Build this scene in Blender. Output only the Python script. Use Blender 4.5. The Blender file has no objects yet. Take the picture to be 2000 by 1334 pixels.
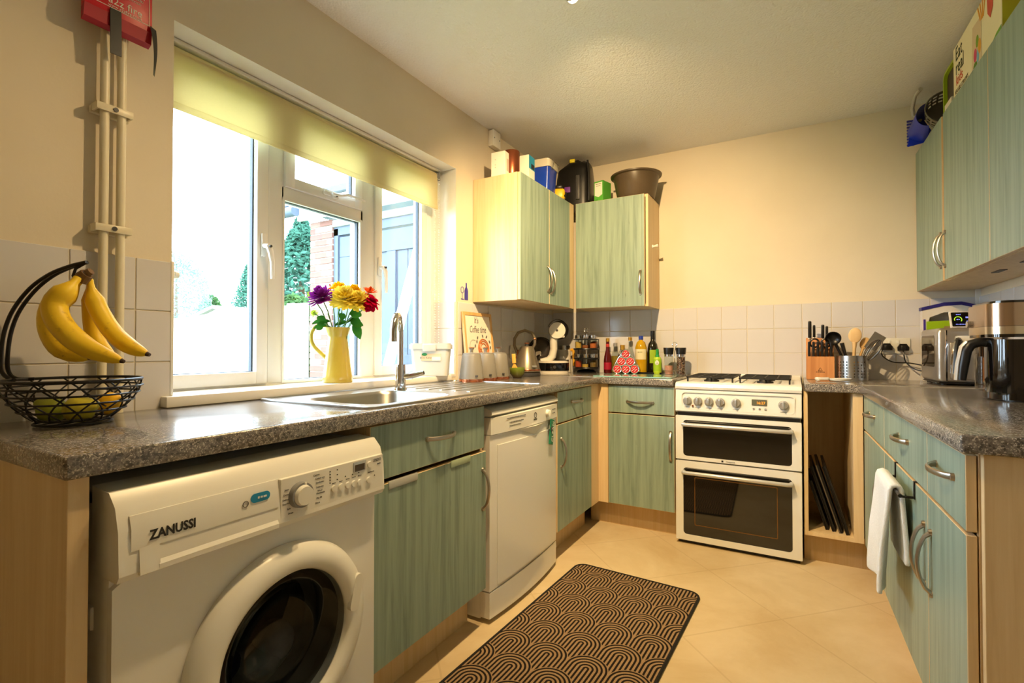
import bpy, bmesh, math, random
from mathutils import Vector, Matrix
random.seed(7)
PI = math.pi
R = math.radians
scene = bpy.context.scene
COL = scene.collection

# ------------------------------------------------------------------ camera
FPX = 965.5                                   # focal length in pixels of the 2000 px wide frame
YAW = math.atan(555 / FPX)
PITCH = math.atan(13 / FPX)
CAM = Vector((0, 0, 1.09))
cam_d = bpy.data.cameras.new('camera')
cam_d.sensor_width = 36
cam_d.lens = FPX * 36 / 2000
cam_d.clip_start = 0.02
cam = bpy.data.objects.new('camera', cam_d)
COL.objects.link(cam)
cam.location = CAM
cam.rotation_euler = (PI / 2 + PITCH, 0, YAW)
scene.camera = cam

# ------------------------------------------------------------------ sky, exposure
world = bpy.data.worlds.new('overcast_sky')
scene.world = world
world.use_nodes = True
bg = world.node_tree.nodes['Background']
bg.inputs[0].default_value = (0.74, 0.88, 1.0, 1)
bg.inputs[1].default_value = 11.0
vs = scene.view_settings
vs.view_transform = 'Standard'
vs.look = 'None'
vs.exposure = 0.72
vs.gamma = 1
vs.use_curve_mapping = False
LAMP_W = 42.0                                  # each ceiling spot

# ------------------------------------------------------------------ pixel helpers (2000 x 1334 frame)
_F0 = Vector((-math.sin(YAW), math.cos(YAW), 0)); _R = Vector((math.cos(YAW), math.sin(YAW), 0)); _Z = Vector((0, 0, 1))
_F = _F0 * math.cos(PITCH) + _Z * math.sin(PITCH); _U = -_F0 * math.sin(PITCH) + _Z * math.cos(PITCH)
def on(ax, val, px, py):
    d = _F + _R * ((px - 1000) / FPX) + _U * ((667 - py) / FPX)
    return CAM + d * ((val - CAM[ax]) / d[ax])
def aX(v, px, py): return on(0, v, px, py)
def aY(v, px, py): return on(1, v, px, py)
def aZ(v, px, py): return on(2, v, px, py)

# ------------------------------------------------------------------ shapes: (verts, faces)
def J(*ss):
    V, Fc = [], []
    for s in ss:
        n = len(V); V += list(s[0]); Fc += [tuple(i + n for i in f) for f in s[1]]
    return V, Fc
def X(s, loc=(0, 0, 0), rot=(0, 0, 0), sc=(1, 1, 1)):
    from mathutils import Euler
    m = Matrix.LocRotScale(Vector(loc), Euler(rot), Vector(sc))
    return [tuple(m @ Vector(v)) for v in s[0]], s[1]
def from_bm(bm):
    bm.verts.ensure_lookup_table()
    for i, v in enumerate(bm.verts): v.index = i
    r = [tuple(v.co) for v in bm.verts], [tuple(v.index for v in f.verts) for f in bm.faces]
    bm.free(); return r
def box(x0, x1, y0, y1, z0, z1, r=0, seg=2):
    v = [(x, y, z) for z in (z0, z1) for y in (y0, y1) for x in (x0, x1)]
    f = [(0, 2, 3, 1), (4, 5, 7, 6), (0, 1, 5, 4), (2, 6, 7, 3), (0, 4, 6, 2), (1, 3, 7, 5)]
    if not r: return v, f
    bm = bmesh.new()
    bv = [bm.verts.new(p) for p in v]
    for q in f: bm.faces.new([bv[i] for i in q])
    bmesh.ops.bevel(bm, geom=bm.edges[:], offset=r, segments=seg, profile=0.5, affect='EDGES')
    return from_bm(bm)
def bevel(s, r, seg=2):
    bm = bmesh.new(); bv = [bm.verts.new(q) for q in s[0]]
    for q in s[1]: bm.faces.new([bv[i] for i in q])
    bmesh.ops.recalc_face_normals(bm, faces=bm.faces[:])
    bmesh.ops.bevel(bm, geom=[e for e in bm.edges if e.calc_face_angle(0) > .35], offset=r, segments=seg, profile=0.5, affect='EDGES')
    return from_bm(bm)
def lathe(prof, n=24, c=(0, 0, 0), caps=True):
    V, Fc, rings = [], [], []
    for r, z in prof:
        if r < 1e-6:
            rings.append([len(V)]); V.append((c[0], c[1], c[2] + z))
        else:
            rings.append(list(range(len(V), len(V) + n)))
            V += [(c[0] + r * math.cos(2 * PI * k / n), c[1] + r * math.sin(2 * PI * k / n), c[2] + z) for k in range(n)]
    for a, b in zip(rings, rings[1:]):
        for k in range(n):
            k2 = (k + 1) % n
            if len(a) == 1 and len(b) == 1: continue
            if len(a) == 1: Fc.append((a[0], b[k2], b[k]))
            elif len(b) == 1: Fc.append((a[k], a[k2], b[0]))
            else: Fc.append((a[k], a[k2], b[k2], b[k]))
    if caps and len(rings[0]) > 1: Fc.append(tuple(reversed(rings[0])))
    if caps and len(rings[-1]) > 1: Fc.append(tuple(rings[-1]))
    return V, Fc
def sieve(prof, n, gaps):
    """turned wall with real openings: gaps holds (profile step, segment) pairs left out"""
    V = [(r * math.cos(2 * PI * k / n), r * math.sin(2 * PI * k / n), z) for r, z in prof for k in range(n)]
    return V, [(i * n + k, i * n + (k + 1) % n, (i + 1) * n + (k + 1) % n, (i + 1) * n + k) for i in range(len(prof) - 1) for k in range(n) if (i, k) not in gaps]
def cyl(p0, p1, r0, r1=None, n=20, caps=True):
    p0, p1 = Vector(p0), Vector(p1); d = p1 - p0
    s = lathe([(r0, 0), (r0 if r1 is None else r1, d.length)], n, caps=caps)
    q = Vector((0, 0, 1)).rotation_difference(d.normalized())
    return [tuple(q @ Vector(v) + p0) for v in s[0]], s[1]
def tube(pts, r, n=8, closed=False, flat=1.0):
    P = [Vector(p) for p in pts]; m = len(P)
    rr = r if isinstance(r, (list, tuple)) else [r] * m
    T = []
    for i in range(m):
        a = P[(i - 1) % m] if (closed or i > 0) else P[i]
        b = P[(i + 1) % m] if (closed or i < m - 1) else P[i]
        T.append((b - a).normalized())
    up = Vector((0, 0, 1)) if abs(T[0].z) < .9 else Vector((1, 0, 0))
    N = (up - T[0] * up.dot(T[0])).normalized()
    V, Fc = [], []
    for i in range(m):
        if i:
            q = T[i - 1].rotation_difference(T[i]); N = (q @ N); N = (N - T[i] * N.dot(T[i])).normalized()
        B = T[i].cross(N)
        for k in range(n):
            a = 2 * PI * k / n
            V.append(tuple(P[i] + N * (rr[i] * math.cos(a)) + B * (rr[i] * flat * math.sin(a))))
    for i in range(m if closed else m - 1):
        j = (i + 1) % m
        for k in range(n):
            k2 = (k + 1) % n
            Fc.append((i * n + k, i * n + k2, j * n + k2, j * n + k))
    if not closed:
        Fc.append(tuple(reversed(range(n)))); Fc.append(tuple(range((m - 1) * n, m * n)))
    return V, Fc
def prism(poly, a, b, ax='y'):
    n = len(poly)
    def p3(u, v, w): return {'y': (u, w, v), 'x': (w, u, v), 'z': (u, v, w)}[ax]
    V = [p3(u, v, a) for u, v in poly] + [p3(u, v, b) for u, v in poly]
    Fc = [tuple(range(n)), tuple(reversed(range(n, 2 * n)))]
    for k in range(n): Fc.append((k, n + k, n + (k + 1) % n, (k + 1) % n))
    return V, Fc
def rrect(x0, x1, z0, z1, r, seg=5):
    out = []
    for cx, cz, a0 in ((x1 - r, z0 + r, -90), (x1 - r, z1 - r, 0), (x0 + r, z1 - r, 90), (x0 + r, z0 + r, 180)):
        for k in range(seg + 1):
            a = R(a0 + 90 * k / seg); out.append((cx + r * math.cos(a), cz + r * math.sin(a)))
    return out
def ball(c, r, nu=16, nv=10):
    rx, ry, rz = (r, r, r) if not isinstance(r, (tuple, list)) else r
    s = lathe([(math.sin(PI * k / nv), -math.cos(PI * k / nv)) for k in range(nv + 1)], nu)
    return [(c[0] + v[0] * rx, c[1] + v[1] * ry, c[2] + v[2] * rz) for v in s[0]], s[1]
def grid(fn, nu, nv, thick=0):
    V = [tuple(fn(i / nu, j / nv)) for j in range(nv + 1) for i in range(nu + 1)]
    Fc = [(j * (nu + 1) + i, j * (nu + 1) + i + 1, (j + 1) * (nu + 1) + i + 1, (j + 1) * (nu + 1) + i) for j in range(nv) for i in range(nu)]
    return V, Fc
def ring(po, pi_, a, b, ax='y'):
    n = len(po)                                # frame between two outlines of equal point count
    def p3(u, v, w): return {'y': (u, w, v), 'x': (w, u, v), 'z': (u, v, w)}[ax]
    V = [p3(u, v, a) for u, v in po] + [p3(u, v, a) for u, v in pi_] + [p3(u, v, b) for u, v in po] + [p3(u, v, b) for u, v in pi_]
    Fc = []
    for k in range(n):
        l = (k + 1) % n
        Fc += [(k, l, n + l, n + k), (2 * n + k, 3 * n + k, 3 * n + l, 2 * n + l), (k, 2 * n + k, 2 * n + l, l), (n + k, n + l, 3 * n + l, 3 * n + k)]
    return V, Fc
def arc(c, r, a0, a1, n, plane='xz', sy=1.0):
    out = []
    for k in range(n + 1):
        a = R(a0 + (a1 - a0) * k / n); u, v = r * math.cos(a), r * sy * math.sin(a)
        out.append({'xz': (c[0] + u, c[1], c[2] + v), 'xy': (c[0] + u, c[1] + v, c[2]), 'yz': (c[0], c[1] + u, c[2] + v)}[plane])
    return out
_tc = {}
def text(s, size, depth=0.0006, align='CENTER', shear=0.0, squeeze=1.0, bold=0.0):
    """lettering standing in the x-z plane, facing -y, centred on the origin"""
    key = (s, size, depth, align, shear, squeeze, bold)
    if key not in _tc:
        cu = bpy.data.curves.new('t', 'FONT'); cu.body = s; cu.size = size; cu.offset = bold; cu.extrude = depth / 2
        cu.align_x = align; cu.align_y = 'CENTER'; cu.shear = shear; cu.resolution_u = 2
        o = bpy.data.objects.new('t', cu); COL.objects.link(o)
        bpy.context.view_layer.update()
        me = bpy.data.meshes.new_from_object(o)
        _tc[key] = ([(v.co.x * squeeze, -v.co.z, v.co.y) for v in me.vertices], [tuple(p.vertices) for p in me.polygons])
        bpy.data.objects.remove(o); bpy.data.curves.remove(cu); bpy.data.meshes.remove(me)
    return _tc[key]

def marks(w, h, seed=0, depth=.0006):
    """a line of print too small to read: short dashes of uneven length, facing -y, centred"""
    rnd = random.Random(seed); out = []; x = -w / 2
    while x < w / 2 - h * .4:
        l = min(rnd.uniform(.5, 1.6) * h, w / 2 - x); out.append(box(x, x + l, -depth / 2, depth / 2, -h * rnd.uniform(.25, .4), h * rnd.uniform(.25, .4))); x += l + h * .35
    return J(*out)
# ------------------------------------------------------------------ objects
def mesh(name, s, mats, smooth=True, angle=35, pick=None):
    me = bpy.data.meshes.new(name); me.from_pydata([tuple(v) for v in s[0]], [], s[1])
    bm = bmesh.new(); bm.from_mesh(me); bmesh.ops.recalc_face_normals(bm, faces=bm.faces[:]); bm.to_mesh(me); bm.free()
    for m in (mats if isinstance(mats, (list, tuple)) else [mats]): me.materials.append(m)
    if pick:
        for p in me.polygons: p.material_index = pick(p.normal, p.center)
    if smooth:
        me.polygons.foreach_set('use_smooth', [True] * len(me.polygons)); me.set_sharp_from_angle(angle=R(angle))
    return me
def obj(name, s, mats, parent=None, smooth=True, angle=35, pick=None, label=None, kind=None):
    o = bpy.data.objects.new(name, s if isinstance(s, bpy.types.Mesh) else mesh(name, s, mats, smooth, angle, pick))
    COL.objects.link(o)
    if parent is not None: o.parent = parent
    if label: o['label'] = label
    if kind: o['kind'] = kind
    return o
def tag(o, label, cat, group=None):
    o['label'] = label; o['category'] = cat
    if group: o['group'] = group
    return o
def thing(name, label, cat, loc=(0, 0, 0), rotz=0, group=None):
    o = bpy.data.objects.new(name, None); COL.objects.link(o); o.empty_display_size = .05
    o.location = loc; o.rotation_euler = (0, 0, rotz)
    return tag(o, label, cat, group)
def place(o, loc, rotz=0):
    o.location = loc; o.rotation_euler = (0, 0, rotz); return o
def one(name, s, m, label, cat, loc=(0, 0, 0), rotz=0, group=None, **k):
    o = obj(name, s, m, **k); place(o, loc, rotz); return tag(o, label, cat, group)
def copy_tree(o, parent=None):
    c = o.copy(); COL.objects.link(c); c.parent = parent
    for ch in list(o.children): copy_tree(ch, c)
    return c
LEFT, BACK = PI / 2, 0.0                       # facing +x (left run), facing -y (back run)
SKEW = R(1.1)                                  # the right-hand run is not quite square to the back wall
RIGHT = -PI / 2 + SKEW
PIV = Vector((0.27, 2.9, 0))
def rp(x, y, z=0):
    d = Vector((x, y, z)) - PIV
    return PIV + Matrix.Rotation(SKEW, 3, 'Z') @ d

# ------------------------------------------------------------------ materials
def lin(c):
    return tuple(((v / 255) / 12.92 if v / 255 <= .04045 else ((v / 255 + .055) / 1.055) ** 2.4) for v in c)
def mat(name, rgb, rough=.5, metal=0.0, spec=.5, vary=0.0, vscale=12, bump=0.0, bscale=200, coat=0, trans=0, ior=1.45, emit=None, estr=0, sub=0, alpha=1):
    m = bpy.data.materials.new(name); m.use_nodes = True
    nt = m.node_tree; b = nt.nodes['Principled BSDF']
    c = lin(rgb) + (1,)
    b.inputs['Base Color'].default_value = c
    b.inputs['Roughness'].default_value = rough; b.inputs['Metallic'].default_value = metal
    b.inputs['Specular IOR Level'].default_value = spec; b.inputs['IOR'].default_value = ior
    b.inputs['Coat Weight'].default_value = coat; b.inputs['Transmission Weight'].default_value = trans
    if emit: b.inputs['Emission Color'].default_value = lin(emit) + (1,); b.inputs['Emission Strength'].default_value = estr
    if sub: b.inputs['Subsurface Weight'].default_value = sub; b.inputs['Subsurface Radius'].default_value = (.01, .008, .005)
    if vary or bump:
        tc = nt.nodes.new('ShaderNodeTexCoord')
    if vary:
        n = nt.nodes.new('ShaderNodeTexNoise'); n.inputs['Scale'].default_value = vscale; n.inputs['Detail'].default_value = 4
        nt.links.new(tc.outputs['Object'], n.inputs['Vector'])
        h = nt.nodes.new('ShaderNodeMix'); h.data_type = 'RGBA'
        h.inputs[6].default_value = tuple(v * (1 - vary) for v in c[:3]) + (1,)
        h.inputs[7].default_value = tuple(min(1, v * (1 + vary)) for v in c[:3]) + (1,)
        nt.links.new(n.outputs['Fac'], h.inputs[0]); nt.links.new(h.outputs[2], b.inputs['Base Color'])
    if bump:
        n = nt.nodes.new('ShaderNodeTexNoise'); n.inputs['Scale'].default_value = bscale; n.inputs['Detail'].default_value = 3
        nt.links.new(tc.outputs['Object'], n.inputs['Vector'])
        bp = nt.nodes.new('ShaderNodeBump'); bp.inputs['Strength'].default_value = bump; bp.inputs['Distance'].default_value = .002
        nt.links.new(n.outputs['Fac'], bp.inputs['Height']); nt.links.new(bp.outputs[0], b.inputs['Normal'])
    return m
class NT:
    """short-hand for wiring procedural node trees"""
    def __init__(s, name, rough=.5, spec=.5):
        s.m = bpy.data.materials.new(name); s.m.use_nodes = True; s.t = s.m.node_tree
        s.b = s.t.nodes['Principled BSDF']; s.b.inputs['Roughness'].default_value = rough; s.b.inputs['Specular IOR Level'].default_value = spec
        s.co = s.t.nodes.new('ShaderNodeTexCoord').outputs['Object']
    def link(s, a, b): s.t.links.new(a, b)
    def mp(s, scale=(1, 1, 1), rot=(0, 0, 0), loc=(0, 0, 0), src=None):
        n = s.t.nodes.new('ShaderNodeMapping'); n.inputs['Scale'].default_value = scale; n.inputs['Rotation'].default_value = rot; n.inputs['Location'].default_value = loc
        s.link(src or s.co, n.inputs['Vector']); return n.outputs[0]
    def noise(s, v, scale, detail=3, rough=.5, dist=0):
        n = s.t.nodes.new('ShaderNodeTexNoise'); s.link(v, n.inputs['Vector']); n.inputs['Scale'].default_value = scale
        n.inputs['Detail'].default_value = detail; n.inputs['Roughness'].default_value = rough; n.inputs['Distortion'].default_value = dist; return n.outputs['Fac']
    def vor(s, v, scale, out='Color', feat='F1'):
        n = s.t.nodes.new('ShaderNodeTexVoronoi'); n.feature = feat; s.link(v, n.inputs['Vector']); n.inputs['Scale'].default_value = scale; return n.outputs[out]
    def ramp(s, f, *stops):
        n = s.t.nodes.new('ShaderNodeValToRGB'); e = n.color_ramp.elements
        while len(e) < len(stops): e.new(.5)
        for q, (p, c) in zip(e, stops): q.position = p; q.color = (lin(c) if max(c) > 1 else tuple(c)) + (1,)
        s.link(f, n.inputs[0]); return n.outputs[0]
    def mix(s, f, a, b, mode='MIX'):
        n = s.t.nodes.new('ShaderNodeMix'); n.data_type = 'RGBA'; n.blend_type = mode
        for i, v in ((0, f), (6, a), (7, b)):
            if isinstance(v, (int, float)): n.inputs[i].default_value = v
            elif isinstance(v, tuple): n.inputs[i].default_value = lin(v) + (1,)
            else: s.link(v, n.inputs[i])
        return n.outputs[2]
    def math(s, op, a, b=0.0, c=None):
        n = s.t.nodes.new('ShaderNodeMath'); n.operation = op
        for i, v in enumerate((a, b, c)):
            if v is None: continue
            if isinstance(v, (int, float)): n.inputs[i].default_value = v
            else: s.link(v, n.inputs[i])
        return n.outputs[0]
    def sep(s, v):
        n = s.t.nodes.new('ShaderNodeSeparateXYZ'); s.link(v, n.inputs[0]); return n.outputs
    def bump(s, h, strength=.3, dist=.002):
        n = s.t.nodes.new('ShaderNodeBump'); n.inputs['Strength'].default_value = strength; n.inputs['Distance'].default_value = dist
        s.link(h, n.inputs['Height']); s.link(n.outputs[0], s.b.inputs['Normal'])
    def col(s, c): s.link(c, s.b.inputs['Base Color']); return s.m
def laminate(name, a, b, c, rough=.38, knots=True):
    n = NT(name, rough, .4)
    g = n.noise(n.mp((26, 26, 1.1)), 1.6, 5, .62, .6)
    base = n.ramp(g, (.30, a), (.50, b), (.72, c))
    plank = n.noise(n.mp((7.5, 7.5, .12)), 1.0, 1)
    base = n.mix(n.ramp(plank, (.42, (0, 0, 0)), (.60, (.30, .30, .30))), base, c)
    if knots:
        k = n.noise(n.mp((38, 38, 8), loc=(3, 1, 5)), 1.0, 2)
        base = n.mix(n.ramp(k, (.69, (0, 0, 0)), (.80, (.55, .55, .55))), base, tuple(int(v * .62) for v in a))
    return n.col(base)
M = {}
M['green'] = laminate('duck egg green woodgrain laminate', (106, 127, 113), (135, 155, 141), (153, 172, 156))
M['beech'] = laminate('pale beech laminate', (206, 178, 132), (216, 190, 146), (224, 201, 160), .42, False)
M['plinth'] = laminate('beech plinth laminate', (196, 166, 118), (206, 178, 132), (214, 188, 146), .45, False)
n = NT('cream wall paint', .75, .25)
n.bump(n.noise(n.co, 90, 4), .12, .003)
M['wall'] = n.col(n.mix(n.ramp(n.noise(n.co, 1.7, 4), (.35, (0, 0, 0)), (.7, (1., 1., 1.))), (215, 204, 182), (222, 212, 191)))
n = NT('white stippled plaster ceiling', .45, .45)
h1 = n.noise(n.co, 62, 3, .6, .8); h2 = n.vor(n.co, 95, 'Distance')
n.bump(n.math('ADD', n.math('MULTIPLY', h1, 1.4), n.math('MULTIPLY', h2, -.7)), .5, .006)
n.b.inputs['Base Color'].default_value = lin((231, 230, 227)) + (1,)
M['ceiling'] = n.m
n = NT('speckled grey granite laminate', .2, .5); n.b.inputs['Coat Weight'].default_value = .45; n.b.inputs['Coat Roughness'].default_value = .12
f1 = n.noise(n.co, 120, 4, .7); v1 = n.vor(n.co, 420); v2 = n.vor(n.co, 210)
c1 = n.ramp(f1, (.36, (74, 72, 70)), (.5, (110, 106, 102)), (.66, (140, 134, 127)))
sv = n.sep(v1)[0]; s2 = n.sep(v2)[1]
c1 = n.mix(n.ramp(sv, (.80, (0, 0, 0)), (.86, (.8, .8, .8))), c1, (196, 188, 176))
c1 = n.mix(n.ramp(s2, (.86, (0, 0, 0)), (.90, (.75, .75, .75))), c1, (58, 60, 66))
M['worktop'] = n.col(c1)
n = NT('cream marbled vinyl floor', .42, .4)
a = n.noise(n.co, 2.6, 6, .62, .5); b_ = n.noise(n.co, 14, 5, .6)
c1 = n.ramp(a, (.32, (196, 173, 132)), (.5, (209, 190, 152)), (.68, (219, 202, 168)))
c1 = n.mix(n.math('MULTIPLY', b_, .28), c1, (178, 150, 104))
g = n.sep(n.mp((2.2, 2.2, 1), (0, 0, R(45)), (.13, .05, 0)))
def line(v): return n.math('LESS_THAN', n.math('ABSOLUTE', n.math('SUBTRACT', n.math('FRACT', v), .5)), .008)
c1 = n.mix(n.math('MULTIPLY', n.math('MAXIMUM', line(g[0]), line(g[1])), .22), c1, (150, 122, 80))
M['floor'] = n.col(c1)
M['tile'] = mat('pale grey glazed tile', (206, 204, 204), .12, spec=.5, vary=.03, vscale=5)
M['grout'] = mat('cream grout', (218, 208, 184), .8)
M['white'] = mat('white enamel', (226, 226, 220), .22, coat=.3)
M['white2'] = mat('white appliance plastic', (224, 224, 216), .33)
M['upvc'] = mat('white window plastic', (232, 232, 230), .28)
M['gasket'] = mat('dark window gasket', (40, 52, 68), .5)
M['paint'] = mat('white gloss paint', (226, 224, 216), .35, vary=.03)
M['creampipe'] = mat('cream gloss pipe paint', (216, 208, 182), .35, vary=.06, vscale=30)
M['steel'] = mat('brushed stainless steel', (188, 188, 186), .28, 1.0)
M['chrome'] = mat('polished chrome', (214, 214, 216), .06, 1.0)
M['nickel'] = mat('satin nickel handle', (178, 170, 158), .32, 1.0)
M['black'] = mat('black plastic', (22, 22, 24), .35)
M['blackgloss'] = mat('gloss black', (10, 10, 13), .06, coat=.6)
M['iron'] = mat('black cast iron', (26, 25, 25), .55)
M['darkgrey'] = mat('dark grey plastic', (58, 58, 60), .45)
M['midgrey'] = mat('mid grey plastic', (128, 130, 132), .45)
M['silver'] = mat('silver plastic', (186, 188, 190), .28, .6)
M['ink'] = mat('grey print', (92, 94, 96), .6)
M['inkdark'] = mat('dark print', (34, 36, 40), .6)
M['copper'] = mat('polished copper', (208, 132, 96), .2, 1.0)
M['canister'] = mat('matt grey enamel', (128, 124, 116), .42)
M['wood'] = laminate('warm beech wood', (168, 108, 60), (190, 128, 76), (206, 146, 92), .45, False)
M['palewood'] = laminate('pale utensil wood', (200, 160, 104), (214, 178, 122), (224, 190, 138), .5, False)
M['frame'] = laminate('light oak frame', (196, 152, 92), (208, 166, 106), (218, 178, 120), .45, False)
def glass(name, rgb, rough=0.0, fac=.06, tint=.9):
    m = bpy.data.materials.new(name); m.use_nodes = True; nt = m.node_tree; nt.nodes.clear()
    o = nt.nodes.new('ShaderNodeOutputMaterial'); mx = nt.nodes.new('ShaderNodeMixShader')
    t = nt.nodes.new('ShaderNodeBsdfTransparent'); g = nt.nodes.new('ShaderNodeBsdfGlossy'); lw = nt.nodes.new('ShaderNodeLayerWeight'); fr = nt.nodes.new('ShaderNodeMath'); pw = nt.nodes.new('ShaderNodeMath')
    t.inputs[0].default_value = tuple(v for v in lin(rgb)) + (1,)
    g.inputs['Roughness'].default_value = rough; pw.operation = 'POWER'; pw.inputs[1].default_value = 5; fr.operation = 'MULTIPLY_ADD'; fr.inputs[1].default_value = .92; fr.inputs[2].default_value = .03
    nt.links.new(lw.outputs['Facing'], pw.inputs[0]); nt.links.new(pw.outputs[0], fr.inputs[0])
    nt.links.new(fr.outputs[0], mx.inputs[0]); nt.links.new(t.outputs[0], mx.inputs[1]); nt.links.new(g.outputs[0], mx.inputs[2]); nt.links.new(mx.outputs[0], o.inputs[0])
    return m
M['pane'] = glass('clear window glass', (250, 253, 255))
M['clear'] = glass('clear thin glass', (236, 240, 240))
M['smoke'] = glass('smoked clear plastic', (150, 146, 144))
M['tintglass'] = glass('dark tinted oven glass', (34, 36, 38))
M['doorglass'] = glass('thick porthole glass', (150, 156, 160))
M['greenglass'] = glass('dark green bottle glass', (70, 74, 26))
M['board'] = glass('pale aqua glass', (170, 214, 210))
def translucent(name, rgb, t=.5):
    m = bpy.data.materials.new(name); m.use_nodes = True; nt = m.node_tree; nt.nodes.clear()
    o = nt.nodes.new('ShaderNodeOutputMaterial'); mx = nt.nodes.new('ShaderNodeMixShader'); mx.inputs[0].default_value = t
    d = nt.nodes.new('ShaderNodeBsdfDiffuse'); tr = nt.nodes.new('ShaderNodeBsdfTranslucent')
    tc = nt.nodes.new('ShaderNodeTexCoord'); ns = nt.nodes.new('ShaderNodeTexNoise'); ns.inputs['Scale'].default_value = 60
    mpg = nt.nodes.new('ShaderNodeMapping'); mpg.inputs['Scale'].default_value = (1, 1, 12)
    nt.links.new(tc.outputs['Object'], mpg.inputs[0]); nt.links.new(mpg.outputs[0], ns.inputs['Vector'])
    rp_ = nt.nodes.new('ShaderNodeValToRGB'); c = lin(rgb)
    rp_.color_ramp.elements[0].color = tuple(v * .93 for v in c) + (1,); rp_.color_ramp.elements[1].color = c + (1,)
    nt.links.new(ns.outputs['Fac'], rp_.inputs[0]); nt.links.new(rp_.outputs[0], d.inputs[0]); nt.links.new(rp_.outputs[0], tr.inputs[0])
    nt.links.new(d.outputs[0], mx.inputs[1]); nt.links.new(tr.outputs[0], mx.inputs[2]); nt.links.new(mx.outputs[0], o.inputs[0])
    return m
M['blind'] = translucent('cream blind fabric', (240, 228, 186), .45)
M['petal_yellow'] = translucent('pale yellow petal', (250, 226, 90), .25)
M['petal_gold'] = translucent('golden yellow petal', (250, 200, 20), .25)
M['petal_purple'] = translucent('purple petal', (150, 44, 150), .2)
M['petal_orange'] = translucent('orange petal', (232, 92, 34), .2)
M['petal_red'] = translucent('crimson petal', (186, 10, 52), .15)
M['petal_lime'] = translucent('lime petal', (196, 214, 70), .2)
M['leaf'] = translucent('green leaf', (52, 110, 40), .25)
M['stem'] = mat('green stem', (96, 142, 72), .5)
# ================================================================== the room
XL, YB, XR, YR, ZC = -1.64, 3.48, 0.851, -1.3, 2.44
WT = .913                                      # worktop height
WY0, WY1, WZ0, WZ1 = .783, 2.225, .93, 2.092   # window opening in the left wall
def struct(name, s, m, parent=None, **k):
    o = obj(name, s, m, parent, **k)
    if parent is None: o['kind'] = 'structure'
    return o
floor = struct('floor', box(-1.95, 1.25, YR - .1, YB + .2, -.12, 0), M['floor'], smooth=False)
ceiling = struct('ceiling', box(-1.95, 1.25, YR - .1, YB + .2, ZC, ZC + .12), M['ceiling'], smooth=False)
wl = J(box(XL - .30, XL, YR, WY0, 0, ZC), box(XL - .30, XL, WY1, YB + .2, 0, ZC), box(XL - .30, XL, WY0, WY1, 0, WZ0), box(XL - .30, XL, WY0, WY1, WZ1, ZC))
wall_left = struct('wall_left', wl, [M['wall'], M['paint']], smooth=False, pick=lambda nn, c: 1 if (nn.z < -.9 and abs(c.z - WZ1) < .01) or (nn.y < -.9 and abs(c.y - WY1) < .01) else 0)
wall_back = struct('wall_back', box(XL, 1.25, YB, YB + .2, 0, ZC), M['wall'], smooth=False)
wall_right = struct('wall_right', X(box(XR - PIV.x, XR - PIV.x + .2, YR - 2.9, YB - 2.9 + .05, 0, ZC), (PIV.x, 2.9, 0), (0, 0, SKEW)), M['wall'], smooth=False)
wall_rear = struct('wall_rear', box(-1.95, 1.25, YR - .1, YR, 0, ZC), M['wall'], smooth=False)

# ---- wall tiles: one object each, children of the wall they are fixed to
_tm = {}
def tile(parent, loc, rotz, w, h, g=.003):
    k = (round(w, 4), round(h, 4))
    if k not in _tm: _tm[k] = mesh('tile', box(-w / 2 + g / 2, w / 2 - g / 2, -.007, 0, -h / 2 + g / 2, h / 2 - g / 2, .0012, 1), M['tile'])
    o = obj('tile', _tm[k], None, parent); o.location = loc; o.rotation_euler = (0, 0, rotz)
def tiles(parent, lines, rows, rotz, fn):
    for a, b in zip(lines, lines[1:]):
        for z0, z1 in zip(rows, rows[1:]): tile(parent, fn((a + b) / 2, (z0 + z1) / 2), rotz, b - a, z1 - z0)
rl = [.899, 1.05, 1.2, 1.35]
rb = [.909, 1.06, 1.211, 1.362]
tiles(wall_left, [.237, .387, .537, .686, .781], rl, LEFT, lambda u, z: (XL, u, z))
tiles(wall_left, [2.24, 2.39, 2.548, 2.701, 2.855, 3.011, 3.161, 3.312, 3.472], rl, LEFT, lambda u, z: (XL, u, z))
bl = [-1.63] + [-.723 + .151 * k for k in range(-6, 11)]
bl = bl[:-1] + [.83]
tiles(wall_back, bl, rb, BACK, lambda u, z: (u, YB, z))
tiles(wall_back, [-.572, -.421, -.27, -.119, .032], [.758, .909], BACK, lambda u, z: (u, YB, z))
tiles(wall_right, [-3.46 + .151 * k for k in range(0, 13)], rb, RIGHT, lambda u, z: rp(XR, -u, z))
tiles(wall_left, [XL - .158, XL - .004], [.947, 1.05, 1.2, 1.35], BACK, lambda u, z: (u, WY1, z))
gr = lambda p, s: obj('grout_bed', s, M['grout'], p, smooth=False)
gr(wall_left, J(box(XL, XL + .004, .237, .781, .87, 1.35), box(XL, XL + .004, 2.24, 3.478, .87, 1.35)))
gr(wall_back, box(-1.636, .832, YB - .004, YB, .75, 1.362))
gr(wall_left, box(XL - .158, XL - .003, WY1 - .004, WY1, .947, 1.35))
gr(wall_right, X(box(XR - PIV.x - .004, XR - PIV.x, 1.65 - 2.9, 3.46 - 2.9, .87, 1.362), (PIV.x, 2.9, 0), (0, 0, SKEW)))
# white finishing strips on the tile edge beside the window and in the right-hand corner
t1 = struct('trim_1', box(XL, XL + .009, .777, .786, .947, 1.352, .002), M['paint'])
t2 = struct('trim_2', box(.818, .845, YB - .020, YB - .0075, .90, 1.40, .004), M['paint'])

# ---- window sill board
sill = struct('trim_3', J(box(XL - .16, XL + .001, WY0, WY1, WZ0 - .001, .947, .002), box(XL - .001, XL + .042, .752, 2.135, WT + .001, .947, .004)), M['paint'])

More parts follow.
